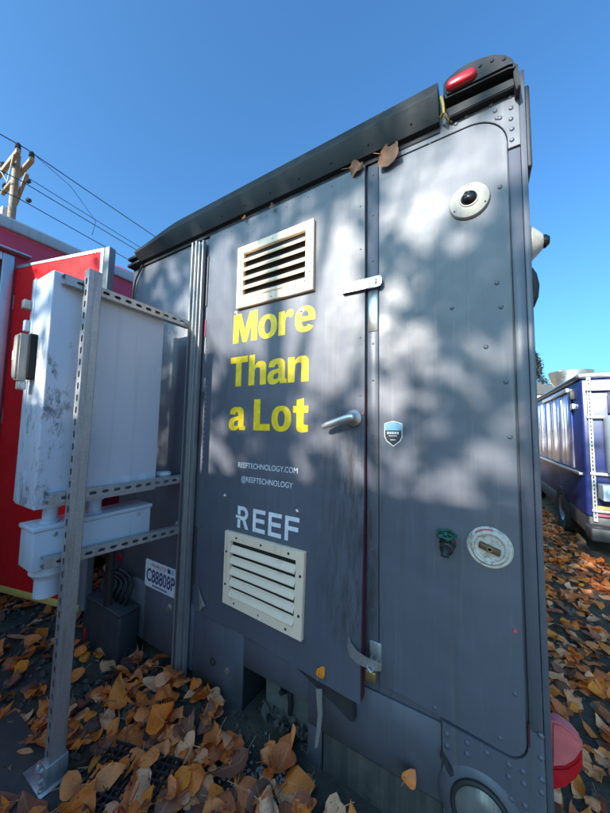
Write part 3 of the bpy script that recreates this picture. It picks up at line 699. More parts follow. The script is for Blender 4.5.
for s, y in layers: rg.append([bm.verts.new((mx_+(p[0]-mx_)*(1-(1-s)*0.45), y, mz+(p[1]-mz)*s)) for p in base])
for A_, B_ in zip(rg, rg[1:]):
    n = len(base)
    for k in range(n): bm.faces.new((A_[k], A_[(k+1) % n], B_[(k+1) % n], B_[k]))
bm.faces.new(rg[-1]); bmesh.ops.recalc_face_normals(bm, faces=bm.faces)
smooth_angle(link('marker_light', bm, 'red_lens', van), 50)
tube('sealant', [on_y(441, 97, -0.066), on_y(443, 104, -0.064), on_y(444, 112, -0.055), on_y(441, 117, -0.03)], 0.005, 'yellow_sealant', van)
tube('sealant', [on_y(444, 115, -0.03), on_y(448, 119, -0.02), on_y(452, 122, -0.012)], 0.0035, 'yellow_sealant', van)

# rivets of the access panel, post and corner plates (read off the photograph)
def wall_pts(px, y=-0.006): return [tuple(on_y(x, yy, y)) for x, yy in px]
rivets('rivet', wall_pts([(466, 117), (478, 108), (491, 105), (495, 111), (500, 118), (510, 97), (511, 108), (511, 119), (512, 129), (512, 140), (497, 118), (456, 124)]), van, 0.0075, 0.0045)
rivets('rivet', wall_pts([(451, 129), (430, 143)], -0.004), van, 0.005, 0.003)
rivets('rivet', wall_pts([(500, 187), (501, 307), (506, 382), (510, 437), (452, 308), (486, 347), (497, 283), (515, 694), (435, 708), (500, 738)], -0.004), van, 0.0075, 0.0042)
rivets('rivet', wall_pts([(447, 734), (447, 746), (467, 743), (467, 754), (487, 753), (509, 765), (523, 772), (524, 784), (509, 777), (525, 806), (541, 736), (541, 758), (542, 780), (542, 793), (511, 799)]), van, 0.0085, 0.005)
lathe('red_rivet', [(0.007, 0), (0.006, 0.004), (0, 0.005)], tuple(on_y(515, 631, -0.004)), (0, -1, 0), 'red_ink', van, 12)
rivets('rivet', [(-0.363, -0.002, z) for z in (0.70, 0.92, 1.14, 1.36, 1.58, 1.80, 1.95, 2.30, 2.50, 2.68)], van, 0.005, 0.003)
rivets('rivet', [(-2.0+i*0.13, 0.0, 0.62) for i in range(4)]+[(-1.70, 0.0, 2.2), (-1.50, 0.0, 1.93), (-1.60, 0.0, 1.45)], van, 0.005, 0.003)
box('red_primer', -0.0005+0.1040, 0.1068, -0.003, 0.010, 0.675, 0.745, 'gasket_red', van, 0.0, 1)
# round security dome on the panel
cc = on_y(469, 199, -0.02)
sc1 = lathe('security_camera', [(0.064, 0), (0.064, 0.007), (0.061, 0.012), (0.047, 0.018), (0.034, 0.022), (0.033, 0.020), (0.031, 0.020), (0.030, 0.024), (0.026, 0.0235), (0.025, 0.019), (0, 0.019)], (cc.x, -0.004, cc.z), (0, -1, 0), 'plastic_white', van, 40)
lathe('dome', [(0.025, 0.019), (0.0235, 0.028), (0.018, 0.035), (0.009, 0.039), (0, 0.040)], (cc.x, -0.004, cc.z), (0, -1, 0), 'dark_glass', sc1, 28)
lathe('lens', [(0.010, 0), (0.010, 0.003), (0.006, 0.003), (0.005, 0.001), (0, 0.001)], (cc.x-0.007, -0.041, cc.z+0.007), (-0.2, -1, 0.25), 'dark_iron', sc1, 16)
rivets('screw', [(cc.x+0.054*math.cos(a), -0.017, cc.z+0.054*math.sin(a)) for a in (-0.5, 1.6, 3.7)], sc1, 0.004, 0.003, 'dark_iron')
# camera dome on the van's right side and the black bracket below it
s2 = lathe('side_camera', [(0.060, 0), (0.060, 0.012), (0.050, 0.022), (0.030, 0.042), (0.024, 0.046), (0, 0.046)], (0.158, 0.10, 2.26), (1, 0, 0), 'plastic_white', van, 32)
lathe('dome', [(0.023, 0.044), (0.022, 0.055), (0.014, 0.064), (0, 0.067)], (0.158, 0.10, 2.26), (1, 0, 0), 'dark_glass', s2, 20)
bm = bmesh.new(); b_tube(bm, [(0.163, 0.11, 2.04), (0.174, 0.10, 2.07), (0.178, 0.10, 2.11), (0.172, 0.10, 2.15), (0.162, 0.10, 2.17)], 0.013, 8); link('side_bracket', bm, 'black_rubber', van, smooth=True)
box('side_gutter', 0.155, 0.176, 0.03, 5.5, 2.50, 2.80, 'dark_trim', van, 0.006)
box('side_marker', 0.155, 0.182, 0.13, 0.20, 2.545, 2.60, 'red_lens', van, 0.006)
#tube('side_rail', [(0.165, 0.0, 1.30), (0.178, 0.0, 1.18), (0.184, 0.0, 1.02), (0.186, 0.0, 0.80), (0.187, 0.0, 0.30)], 0.010, 'slate', van)
# shield sticker
sx = on_y(393.5, 433, 0).x; sz = on_y(393.5, 433, 0).z
def shield(s, dz=0): return [(sx-0.034*s, sz+0.036*s+dz), (sx-0.018*s, sz+0.042*s+dz), (sx, sz+0.046*s+dz), (sx+0.018*s, sz+0.042*s+dz), (sx+0.034*s, sz+0.036*s+dz), (sx+0.034*s, sz-0.014*s+dz), (sx+0.026*s, sz-0.032*s+dz), (sx, sz-0.052*s+dz), (sx-0.026*s, sz-0.032*s+dz), (sx-0.034*s, sz-0.014*s+dz)]
shd = prism('sticker', shield(1.0), -0.0050, -0.0042, 'plate_white', van)
prism('sticker_field', shield(0.91), -0.0056, -0.0051, 'dark_ink', shd)
prism('sticker_field', [(sx-0.030, sz+0.010), (sx-0.030, sz+0.032), (sx, sz+0.041), (sx+0.030, sz+0.032), (sx+0.030, sz+0.010)], -0.0062, -0.0057, 'sky_ink', shd)
for k, (ww, zz, h) in enumerate(((0.023, 0.000, 0.0045), (0.016, -0.011, 0.0018), (0.010, -0.026, 0.002))):
    for i in range(5):
        x = sx-ww+2*ww*i/5; box('sticker_print', x, x+2*ww/5*0.75, -0.0062, -0.0058, sz+zz-h, sz+zz+h, 'plate_white', shd, 0, 1)
# garden valve with a green wheel
vx, vz = on_y(447, 540, -0.03).x, on_y(447, 545, -0.03).z
vb = lathe('valve', [(0.026, 0), (0.026, 0.006), (0.016, 0.010), (0.016, 0.03), (0.021, 0.032), (0.021, 0.05), (0.015, 0.052), (0.012, 0.06), (0, 0.06)], (vx, -0.004, vz), (0, -1, -0.12), 'dark_iron', van, 16)
tube('bonnet', [(vx, -0.034, vz), (vx, -0.036, vz+0.022), (vx, -0.037, vz+0.034)], 0.014, 'dark_iron', vb, 12, 0.007)
tube('spout', [(vx, -0.040, vz), (vx-0.002, -0.062, vz-0.008), (vx-0.003, -0.072, vz-0.024)], 0.012, 'dark_iron', vb, 12)
bm = bmesh.new(); R_ = 0.026; wc = Vector((vx-0.002, -0.038, vz+0.036)); tilt = Matrix.Rotation(math.radians(14), 3, 'X')
pts = [wc+tilt@Vector(((R_+0.003*math.cos(5*a))*math.cos(a), (R_+0.003*math.cos(5*a))*math.sin(a), 0)) for a in [k*2*math.pi/30 for k in range(31)]]
b_tube(bm, pts, 0.0045, 6)
for k in range(5): a = k*2*math.pi/5; b_tube(bm, [wc, wc+tilt@Vector((R_*math.cos(a), R_*math.sin(a), 0))], 0.0038, 6)
b_lathe(bm, [(0.009, -0.004), (0.009, 0.005), (0.005, 0.008), (0, 0.008)], wc, tilt@Vector((0, 0, 1)), 10)
link('hand_wheel', bm, 'green_iron', vb, smooth=True)
# round filler cap
fc = on_y(489.5, 548, -0.012); fx_, fz_ = fc.x, fc.z
worn('old_white', (0.52, 0.48, 0.43), dirt=(0.14, 0.09, 0.065), rough=0.6, dirt_amt=0.95, edge=0.50, grain=48, fine=300, streak=False)
fl = lathe('filler_cap', [(0.064, 0), (0.064, 0.004), (0.060, 0.008), (0.054, 0.0075), (0.052, 0.012), (0.047, 0.016), (0.043, 0.0145), (0.040, 0.008), (0.030, 0.005), (0, 0.006)], (fx_, -0.004, fz_), (0, -1, 0), 'old_white', van, 40)
mt = Matrix.Translation((fx_, 0, fz_)) @ Matrix.Rotation(math.radians(17), 4, 'Y')
box('grip', -0.030, 0.030, -0.028, -0.009, -0.009, 0.009, 'valve_tag', fl, 0.003, 2, mt)
lathe('grip_boss', [(0.008, 0), (0.008, 0.002), (0.005, 0.002), (0.004, 0.0), (0, 0)], (fx_, -0.028, fz_), (0, -1, 0), 'brass', fl, 14)
bm = bmesh.new(); b_tube(bm, [(fx_+0.056*math.cos(a), -0.012, fz_+0.056*math.sin(a)) for a in [math.radians(80+k*6) for k in range(10)]], 0.0028, 5); link('red_mark', bm, 'red_ink', fl)
# tail light at the right corner, round lamp at the bottom
def wedge(px, d0, d1): return pix_poly(px, d0)
TL = prism('tail_light', wedge([(551, 722), (561, 724), (573, 733), (582, 744), (583, 751), (575, 762), (565, 768), (551, 768)], 0.03, 0), 0.03, 0.065, 'pink_lens', van, 0.006)
prism('lower_lens', wedge([(551, 768.6), (565, 768.6), (575, 762.6), (583, 751.6), (583, 768), (577, 780), (566, 789), (551, 792)], 0.03, 0), 0.031, 0.065, 'red_lens', TL, 0.005)
lc = on_y(482, 797, -0.02)
LO, LA = (lc.x-0.005, -0.008, lc.z-0.048), (0, -1, 0.10)
lm = lathe('lamp', [(0.118, -0.006), (0.108, 0.006), (0.096, 0.013), (0.084, 0.016), (0, 0.016)], LO, LA, 'slate', van, 40)
lathe('bezel', [(0.083, 0.0162), (0.082, 0.025), (0.076, 0.029), (0.070, 0.027), (0.069, 0.017)], LO, LA, 'black_rubber', lm, 40)
lathe('lamp_lens', [(0.069, 0.022), (0.05, 0.031), (0.03, 0.036), (0, 0.038)], LO, LA, 'lamp_glass', lm, 32)
for i in range(-5, 6):
    hw = math.sqrt(max(0, 0.064**2-(i*0.0118)**2))
    if hw > 0.01:
        dpt = lambda u, v_: 0.038-0.0155*((u*u+v_*v_)/0.069**2)+0.0002
        tube('lens_rib', [(lc.x-0.005+i*0.0118, -0.008-dpt(i*0.0118, v_)+v_*0.10, lc.z-0.0445+v_) for v_ in [hw*(k/4-1) for k in range(9)]], 0.0011, 'lamp_glass', lm, 4)
prism('lamp_bracket', [(-0.135, 0.54), (-0.128, 0.56), (-0.075, 0.49), (-0.08, 0.475), (-0.10, 0.485)], -0.016, -0.0065, 'dark_trim', van, 0.003)
# number plate
P0 = (-1.803, 0.620); px0, px1, pz0, pz1 = -1.800, -1.497, 0.625, 0.782
npl = prism('number_plate', [(px0+0.01, pz0), (px0, pz0+0.01), (px0, pz1-0.01), (px0+0.01, pz1), (px1-0.01, pz1), (px1, pz1-0.01), (px1, pz0+0.01), (px1-0.01, pz0)], -0.008, -0.005, 'plate_white', van, 0.001)
text_mesh('plate_number', 'C88808P', px0+0.018, px1-0.016, pz0+0.034, pz0+0.110, -0.0088, 'navy_ink', npl, 0.018)
text_mesh('plate_state', 'WASHINGTON', px0+0.06, px0+0.205, pz1-0.032, pz1-0.013, -0.0088, 'red_ink', npl, 0.01)
box('plate_tab', px1-0.085, px1-0.060, -0.0088, -0.0082, pz1-0.034, pz1-0.010, 'navy_ink', npl, 0, 1)
box('plate_tab', px1-0.055, px1-0.030, -0.0088, -0.0082, pz1-0.034, pz1-0.010, 'sky_ink', npl, 0, 1)
for i in range(8): box('plate_footer', px0+0.08+i*0.018, px0+0.093+i*0.018, -0.0088, -0.0082, pz0+0.012, pz0+0.021, 'navy_ink', npl, 0, 1)
kk = on_y(169, 608, -0.005); lathe('key_lock', [(0.022, 0), (0.022, 0.004), (0.015, 0.008), (0.013, 0.018), (0.006, 0.018), (0.005, 0.010), (0, 0.010)], (kk.x, 0.0, kk.z), (0, -1, 0), 'brushed', van, 20)
lathe('key_lock', [(0.014, 0), (0.014, 0.004), (0.008, 0.006), (0, 0.006)], (-1.10, 0.004, 0.40), (0, -1, 0), 'brushed', van, 14)
lathe('drain_hole', [(0.018, 0), (0.018, 0.003), (0.013, 0.003), (0.012, -0.002), (0, -0.002)], (-1.20, 0.004, 0.405), (0, -1, 0), 'void_shade', van, 16)
rr = on_y(120, 557, 0); box('reflector', rr.x-0.03, rr.x+0.03, -0.008, 0.0, rr.z-0.02, rr.z+0.02, 'red_lens', van, 0.003)
# torn sticker by the door hinge, red tape on the hinge
bm = bmesh.new()
pp = [(197, 570), (198, 585), (201.5, 597), (205.5, 606), (203, 607), (199.5, 611)]
vv = [bm.verts.new(on_y(x, y, -0.012-0.004*i)) for i, (x, y) in enumerate(pp)]
bm.faces.new((vv[0], vv[1], vv[5])); bm.faces.new((vv[1], vv[2], vv[4], vv[5])); bm.faces.new((vv[2], vv[3], vv[4]))
bmesh.ops.solidify(bm, geom=bm.faces, thickness=0.0008); link('torn_sticker', bm, 'plastic_white', van)
for z0_, z1_ in ((2.12, 2.22), (1.64, 1.72), (0.86, 0.98)): box('hinge_mark', -1.3475-0.006, -1.3475, -0.013, -0.002, z0_, z1_, 'red_ink', van, 0, 1)
bm = bmesh.new()
for i in range(16): z = 1.40+i*0.028; b_box(bm, -1.327, -1.321, yd(-1.32, z)-0.001, yd(-1.32, z)+0.004, z, z+0.014)
o = link('hinge_slot', bm, 'brushed', DOOR); o['kind'] = 'stuff'
for z0_, z1_ in ((0.75, 1.05), (1.5, 1.8), (2.3, 2.6)): tube('hinge', [(-1.350, -0.010, z0_), (-1.350, -0.010, z1_)], 0.0075, 'dark_trim', van)

# dark box-shaped step standing against the van's left rear corner, with hose and lamp remains
stp = thing('step_box', 'dark box standing on the leaves against the rear left corner of the grey van', 'box', (-2.05, -0.07, 0.17))
box('body', -2.27, -1.84, -0.125, -0.004, 0.165, 0.475, 'dark_trim', stp, 0.012)
box('lid', -2.28, -1.83, -0.132, -0.004, 0.476, 0.492, 'dark_trim', stp, 0.006)
box('reflector', -2.235, -2.205, -0.129, -0.1255, 0.21, 0.29, 'red_lens', stp, 0.003)
hz2 = thing('cable_coil', 'black cables bundled on the dark box under the electrical boxes', 'cable', (-2.05, -0.07, 0.49))
for k in range(4):
    bm = bmesh.new(); r0 = 0.07+0.012*k
    b_tube(bm, [(-2.08+0.03*k+r0*math.cos(a), -0.070+0.016*math.sin(3*a)+0.008*k, 0.57+r0*math.sin(a)*(0.85+0.1*k)) for a in [i*2*math.pi/18 for i in range(19)]], 0.010, 6, False); link('loop', bm, 'cable', hz2, smooth=True)
bm = bmesh.new(); b_tube(bm, [(-2.14, -0.05, 0.52), (-2.12, -0.055, 0.68), (-2.09, -0.06, 0.82), (-2.07, -0.05, 0.95)], 0.016, 7); link('riser', bm, 'cable', hz2, smooth=True)

# ------------------------------------------------------------------ electrical stand
es_ = thing('electrical_stand', 'galvanised slotted strut frame carrying two pale grey electrical boxes beside the grey van', 'electrical stand', (-1.46, -0.35, 0.25))
XR = -1.452
def rail(z, y0=-0.648, y1=-0.035, dz=0.0):
    L_ = y1-y0
    return slotted('rail', L_, 0.041, 0.035, 'galv', es_, (XR, y0, z-0.0205), Vector((0, L_, dz)).normalized(), (0, 0, 1), (1, 0, 0))
rail(2.200); rail(1.306, -0.642, -0.035); rail(1.062, -0.640, -0.035, -0.035)
for z in (2.200, 1.306, 1.07): lathe('bolt', [(0.012, 0), (0.012, 0.006), (0.007, 0.006), (0.007, 0.012), (0, 0.012)], (XR, -0.06, z-0.002), (1, 0, 0), 'galv', es_, 8)
# front post: plain face to +x, slotted face to -y
post = slotted('post', 2.005, 0.041, 0.050, 'galv', es_, (-1.446, -0.592, 0.258), (0, 0, 1), (1, 0, 0), (0, -1, 0), both=True)
for v in post.data.vertices: v.co.y += 0.009*v.co.z/2.0
bm = bmesh.new(); b_box(bm, -1.4045, -1.4035, -0.570, -0.562, 0.30, 2.26); ps = link('post_seam', bm, 'galv', post)
for v in ps.data.vertices: v.co.y += 0.009*v.co.z/2.0
# rear post against the van
def channel(x0, x1, y0, y1, z0, z1, lip=0.009, th=0.0026):
    bm = bmesh.new(); P = [(x0, y1), (x0, y0), (x0+lip, y0), (x0+lip, y0+th), (x0+th, y0+th), (x0+th, y1-th), (x1-th, y1-th), (x1-th, y0+th), (x1-lip, y0+th), (x1-lip, y0), (x1, y0), (x1, y1)]
    A = [bm.verts.new((x, y, z0)) for x, y in P]; B = [bm.verts.new((x, y, z1)) for x, y in P]; n = len(P)
    for k in range(n): bm.faces.new((A[k], A[(k+1) % n], B[(k+1) % n], B[k]))
    bm.faces.new(A[::-1]); bm.faces.new(B); bmesh.ops.recalc_face_normals(bm, faces=bm.faces)
    return link('post', bm, 'galv', es_)
channel(-1.458, -1.417, -0.048, -0.007, 0.235, 2.70)
channel(-1.414, -1.373, -0.034, -0.013, 0.235, 2.70)
# base shoe and plate
box('base_plate', -1.545, -1.385, -0.620, -0.540, 0.252, 0.2595, 'galv', es_, 0.0015, 1, None)
box('base_shoe', -1.450, -1.400, -0.602, -0.531, 0.2595, 0.335, 'galv', es_, 0.002)
for x, y in ((-1.52, -0.58), (-1.41, -0.609)): lathe('bolt', [(0.011, 0), (0.011, 0.007), (0.006, 0.007), (0.006, 0.016), (0, 0.016)], (x, y, 0.2595), (0, 0, 1), 'brushed', es_, 6)
for z in (0.275, 0.312): lathe('bolt', [(0.009, 0), (0.009, 0.006), (0.005, 0.006), (0.005, 0.010), (0, 0.010)], (-1.43, -0.602, z), (0, -1, 0), 'brushed', es_, 6)
# main cabinet
CX0, CX1, CY0, CY1, CZ0, CZ1 = -1.690, -1.489, -0.675, -0.175, 1.265, 2.235
def scuffed():
    m, t, b = new_mat('scuffed_enamel'); MATS['scuffed'] = m
    v = coords(t, kind='World')
    c = ramp(t, noise_t(t, v, 2.5, 4), [(0.3, (0.50, 0.57, 0.68)), (0.7, (0.55, 0.62, 0.73))]).outputs[0]
    f = ramp(t, noise_t(t, coords(t, (18, 18, 7), 'World'), 1.1, 7, 0.78), [(0.53, (0, 0, 0)), (0.62, (0.8,)*3)]).outputs[0]
    sep = nd(t, 'ShaderNodeSeparateXYZ'); t.links.new(v, sep.inputs[0])
    g = nd(t, 'ShaderNodeMapRange', **{'From Min': -0.46, 'From Max': -0.64}); t.links.new(sep.outputs[1], g.inputs[0])
    g2 = nd(t, 'ShaderNodeMapRange', **{'From Min': 2.05, 'From Max': 1.85}); t.links.new(sep.outputs[2], g2.inputs[0])
    m1 = nd(t, 'ShaderNodeMath', operation='MULTIPLY'); t.links.new(g.outputs[0], m1.inputs[0]); t.links.new(g2.outputs[0], m1.inputs[1])
    m2 = nd(t, 'ShaderNodeMath', operation='MULTIPLY'); t.links.new(m1.outputs[0], m2.inputs[0]); t.links.new(f, m2.inputs[1])
    c = mixc(t, m2.outputs[0], c, (0.05, 0.05, 0.05))
    f3 = ramp(t, noise_t(t, v, 12, 3, 0.6), [(0.70, (0, 0, 0)), (0.78, (0.55,)*3)]).outputs[0]
    c = mixc(t, f3, c, (0.22, 0.22, 0.22))
    f4 = ramp(t, noise_t(t, coords(t, (30, 30, 1.2), 'World'), 1, 4, 0.6), [(0.58, (0, 0, 0)), (0.8, (0.25,)*3)]).outputs[0]
    c = mixc(t, f4, c, (0.26, 0.25, 0.24))
    t.links.new(c, b.inputs['Base Color']); b.inputs['Roughness'].default_value = 0.42
    bump(t, b, noise_t(t, v, 120, 2), 0.06, 0.002)
scuffed()
cab = box('cabinet', CX0, CX1, CY0, CY1, CZ0, CZ1, 'scuffed', es_, 0.006, 3)
box('cabinet_lip', CX0-0.003, CX0+0.03, CY0-0.004, CY1+0.004, CZ0+0.01, CZ1+0.005, 'enamel', cab, 0.004)
for y in (-0.415, -0.33, -0.25): lathe('knockout', [(0.022, 0), (0.0225, 0.0012), (0.019, 0.0012), (0.0185, 0.0004), (0, 0.0006)], (CX1, y, CZ0+0.075), (1, 0, 0), 'scuffed', cab, 24)
lathe('knockout', [(0.026, 0), (0.0265, 0.0012), (0.023, 0.0012), (0.0225, 0.0004), (0, 0.0006)], (CX0+0.09, CY0, CZ0+0.12), (0, -1, 0), 'scuffed', cab, 24)
# disconnect handle housing on the near end
dh = prism('disconnect_handle', [(-1.652, 1.80), (-1.658, 1.85), (-1.655, 1.955), (-1.645, 1.97), (-1.600, 1.97), (-1.598, 1.79), (-1.61, 1.775), (-1.64, 1.78)], CY0-0.058, CY0-0.024, 'plastic_white', es_, 0.007)
box('handle_mount', -1.640, -1.590, CY0-0.0245, CY0, 1.785, 1.975, 'void_shade', dh, 0.003)
box('handle_pin', -1.648, -1.61, CY0-0.042, CY0-0.018, 1.74, 1.776, 'galv', dh, 0.004)
box('warning_label', -1.650, -1.625, CY0-0.0595, CY0-0.0585, 1.86, 1.90, 'plate_white', dh, 0.0, 1)
box('cabinet_latch', CX0-0.022, CX0+0.012, CY0-0.030, CY0+0.01, 2.10, 2.14, 'plastic_white', es_, 0.004)
box('cabinet_latch', CX0-0.012, CX0+0.012, CY0-0.022, CY0+0.01, 2.0, 2.05, 'enamel', es_, 0.004)
# lower trough
TX0, TX1, TY0, TY1, TZ0, TZ1 = -1.625, -1.489, -0.665, -0.195, 1.028, 1.178
tr = box('wire_trough', TX0, TX1, TY0, TY1, TZ0, TZ1, 'enamel', es_, 0.003)
box('trough_lid', TX0-0.006, TX1+0.005, TY0-0.007, TY1+0.006, TZ1+0.001, TZ1+0.018, 'enamel', tr, 0.003)
for y in (-0.60, -0.26): lathe('trough_screw', [(0.009, 0), (0.009, 0.004), (0, 0.006)], (TX1, y, TZ1-0.02), (1, 0, 0), 'brushed', tr, 12)
for y in (-0.60, -0.435): lathe('conduit', [(0.032, 0.005), (0.032, 0.028), (0.026, 0.030), (0.026, 0.075), (0.033, 0.076), (0.033, 0.098)], (-1.545, y, 1.178), (0, 0, 1), 'enamel', es_, 24)
lathe('conduit_hub', [(0.0, 0.0), (0.060, 0.0), (0.066, -0.012), (0.066, -0.030), (0.048, -0.052), (0.046, -0.058), (0.046, -0.125), (0.040, -0.125), (0.040, -0.05), (0, -0.05)], (-1.555, -0.585, 1.0275), (0, 0, 1), 'enamel', es_, 32)
lathe('conduit_cap', [(0, 0.012), (0.034, 0.012), (0.040, 0.004), (0.040, -0.006), (0.032, -0.014), (0.032, -0.045), (0.036, -0.046), (0.036, -0.060), (0, -0.060)], (-1.53, -0.105, 1.335), (0, 0, 1), 'enamel', es_, 24)
lathe('conduit', [(0.020, 0), (0.020, -0.30)], (-1.58, -0.33, 1.028), (0, 0, 1), 'cable', es_, 12)

# plank under the base plate; grid mat
pk = box('plank', -1.92, -1.30, -0.705, -0.535, 0.205, 0.2505, 'dark_plank', None, 0.006, 2)
tag(pk, 'dark weathered plank under the steel base plate of the strut post', 'plank')
def mat_grid():
    bm = bmesh.new(); M = Matrix.Translation((-1.12, -0.50, 0.262)) @ Matrix.Rotation(math.radians(18), 4, 'Z') @ Matrix.Rotation(math.radians(4), 4, 'X')
    n, p, t_ = 14, 0.026, 0.006
    for i in range(n+1):
        b_box(bm, -n*p/2+i*p-t_/2, -n*p/2+i*p+t_/2, -n*p/2, n*p/2, -0.006, 0.006, 0, 1, M)
        b_box(bm, -n*p/2, n*p/2, -n*p/2+i*p-t_/2, -n*p/2+i*p+t_/2, -0.005, 0.005, 0, 1, M)
    o = link('grid_mat', bm, 'black_rubber'); tag(o, 'black plastic grid mat half buried in leaves near the strut post', 'mat'); return o
mat_grid()

# ------------------------------------------------------------------ red trailer with its door swung open
TX = -3.20
worn('rail_grey', (0.40, 0.42, 0.45), dirt=(0.18, 0.17, 0.16), rough=0.5, dirt_amt=0.6)
rt = thing('red_trailer', 'red trailer with pale roof rail and its red door swung open beside the grey van', 'trailer', (-4.4, 0.5, 0.2))
box('body', -5.6, TX, -2.80, 3.6, 0.42, 3.14, 'trailer_red', rt, 0.02)
box('roof_rail', -5.63, TX+0.025, -2.83, 3.63, 3.140, 3.235, 'rail_grey', rt, 0.012)
box('roof', -5.6, TX-0.02, -2.80, 3.60, 3.2355, 3.262, 'alu', rt, 0.01)
box('lower_rail', -5.6, TX+0.012, -2.81, 3.61, 0.36, 0.419, 'alu', rt, 0.006)
box('roof_vent', -3.9, -3.5, 0.5, 0.9, 3.2625, 3.42, 'red_paint', rt, 0.02)
# door opening with aluminium frame, interior shade painted as a near-black sheet on the wall
box('door_opening', TX-0.003, TX+0.003, -1.30, -0.46, 0.50, 2.86, 'void_shade', rt, 0, 1)
fr = box('door_frame', TX, TX+0.045, -0.459, -0.39, 0.48, 2.93, 'alu', rt, 0.006)
box('door_frame', TX, TX+0.045, -1.36, -0.4595, 2.865, 2.93, 'alu', rt, 0.006)
box('door_frame', TX, TX+0.045, -1.36, -1.30, 0.48, 2.864, 'alu', rt, 0.006)
box('drip_rail', TX, TX+0.075, -1.5, -0.30, 2.955, 2.972, 'alu', rt, 0.005)
dv = Vector((-2.285+3.165, -0.135+0.355, 0)); dl = dv.length; ang = math.atan2(dv.y, dv.x)
DM = Matrix.Translation((-3.165, -0.375, 0)) @ Matrix.Rotation(ang, 4, 'Z')
td = box('door', 0.0, dl-0.02, 0, 0.035, 0.43, 2.835, 'red_paint', rt, 0.003, 2, DM)
box('door_trim', -0.004, dl+0.012, -0.004, 0.039, 2.8355, 2.862, 'alu', td, 0.003, 2, DM)
box('door_trim', -0.004, dl+0.012, -0.004, 0.039, 0.385, 0.4295, 'yellow_trim', td, 0.003, 2, DM)
box('door_trim', dl-0.0195, dl+0.012, -0.004, 0.039, 0.4300, 2.8350, 'alu', td, 0.003, 2, DM)
box('door_edge', dl+0.0125, dl+0.06, 0.0, 0.05, 0.40, 2.868, 'edge_grey', td, 0.003, 2, DM)
box('label', 0.33, 0.40, -0.002, -0.0008, 2.28, 2.40, 'plate_white', td, 0, 1, DM)
box('label', 0.34, 0.40, -0.002, -0.0008, 1.86, 2.10, 'plate_white', td, 0, 1, DM)
for z in (0.7, 1.6, 2.5): tube('hinge', [DM@Vector((-0.004, 0.01, z)), DM@Vector((-0.004, 0.01, z+0.12))], 0.012, 'alu', td)
for y in (-1.9, 2.2):
    tw = lathe('wheel', [(0.0, 0.02), (0.10, 0.02), (0.19, 0.05), (0.20, 0.08), (0.33, 0.10), (0.35, 0.06), (0.35, -0.06), (0.33, -0.10), (0, -0.10)], (-3.36, y, 0.54), (1, 0, 0), 'black_rubber', rt, 32)
    lathe('rim', [(0.0, 0.03), (0.05, 0.03), (0.06, 0.02), (0.17, 0.03), (0.195, 0.085)], (-3.36, y, 0.545), (1, 0, 0), 'alu', tw, 24)

# ------------------------------------------------------------------ blue truck on the right
BX, BY = 1.17, 4.05
bt = thing('blue_truck', 'glossy blue food truck with a silver roof fan, right of the grey van', 'truck', (2.3, 7.0, 0.0))
box('body', BX, BX+2.25, BY, BY+5.4, 0.55, 2.33, 'blue_paint', bt, 0.03)
box('roof', BX-0.03, BX+2.28, BY-0.04, BY+5.44, 2.3305, 2.405, 'alu', bt, 0.03, 3)
box('roof_rail', BX-0.045, BX-0.0305, BY-0.02, BY+5.4, 2.34, 2.37, 'dark_trim', bt, 0.004)
for i in range(6): box('side_cladding', BX-0.020, BX-0.001, BY+0.42+i*0.60, BY+1.00+i*0.60, 1.12, 2.20, 'mirror_panel', bt, 0.004)
box('side_awning', BX-0.05, BX-0.0005, BY+0.5, BY+2.4, 2.205, 2.27, 'alu', bt, 0.008)
box('side_rail', BX-0.045, BX-0.0005, BY+0.06, BY+3.9, 1.055, 1.095, 'alu', bt, 0.008)
box('side_lamp', BX-0.06, BX-0.0005, BY+0.24, BY+0.36, 2.08, 2.20, 'dark_trim', bt, 0.01)
box('side_lamp', BX-0.05, BX-0.0005, BY+0.22, BY+0.30, 1.94, 2.02, 'brushed', bt, 0.01)
box('skirt', BX+0.02, BX+2.23, BY+0.02, BY+5.3, 0.30, 0.549, 'dark_trim', bt, 0.02)
for y in (1.35, 4.4):
    tw = lathe('wheel', [(0, 0.02), (0.14, 0.02), (0.19, 0.06), (0.21, 0.10), (0.34, 0.115), (0.37, 0.07), (0.37, -0.10), (0, -0.10)], (BX+0.10, BY+y, 0.37), (-1, 0, 0), 'black_rubber', bt, 32)
    lathe('rim', [(0, 0.05), (0.05, 0.05), (0.07, 0.03), (0.17, 0.04), (0.20, 0.10)], (BX+0.095, BY+y, 0.37), (-1, 0, 0), 'stainless', tw, 24)
slotted('rear_strut', 1.85, 0.041, 0.03, 'galv', bt, (BX+0.055, BY-0.034, 0.50), (0, 0, 1), (1, 0, 0), (0, -1, 0))
slotted('rear_strut', 1.85, 0.041, 0.03, 'galv', bt, (BX+1.15, BY-0.034, 0.50), (0, 0, 1), (1, 0, 0), (0, -1, 0))
for z in (2.16, 1.80, 1.08, 0.62): box('cross_strut', BX+0.04, BX+1.3, BY-0.062, BY-0.035, z, z+0.035, 'galv', bt, 0.003)
box('upper_cabinet', BX+0.235, BX+1.1, BY-0.24, BY-0.063, 1.87, 2.13, 'alu', bt, 0.008)
gbx = box('meter_box', BX+0.185, BX+1.0, BY-0.30, BY-0.063, 1.125, 1.83, 'enamel', bt, 0.008)
trg = box('wire_trough', BX+0.10, BX+1.1, BY-0.26, BY-0.063, 0.80, 0.985, 'enamel', bt, 0.006)
box('label', BX+0.14, BX+0.26, BY-0.2625, BY-0.261, 0.885, 0.935, 'plate_white', trg, 0, 1)
box('label', BX+0.10, BX+0.22, BY-0.036, BY-0.0345, 0.66, 0.70, 'yellow_trim', bt, 0, 1)
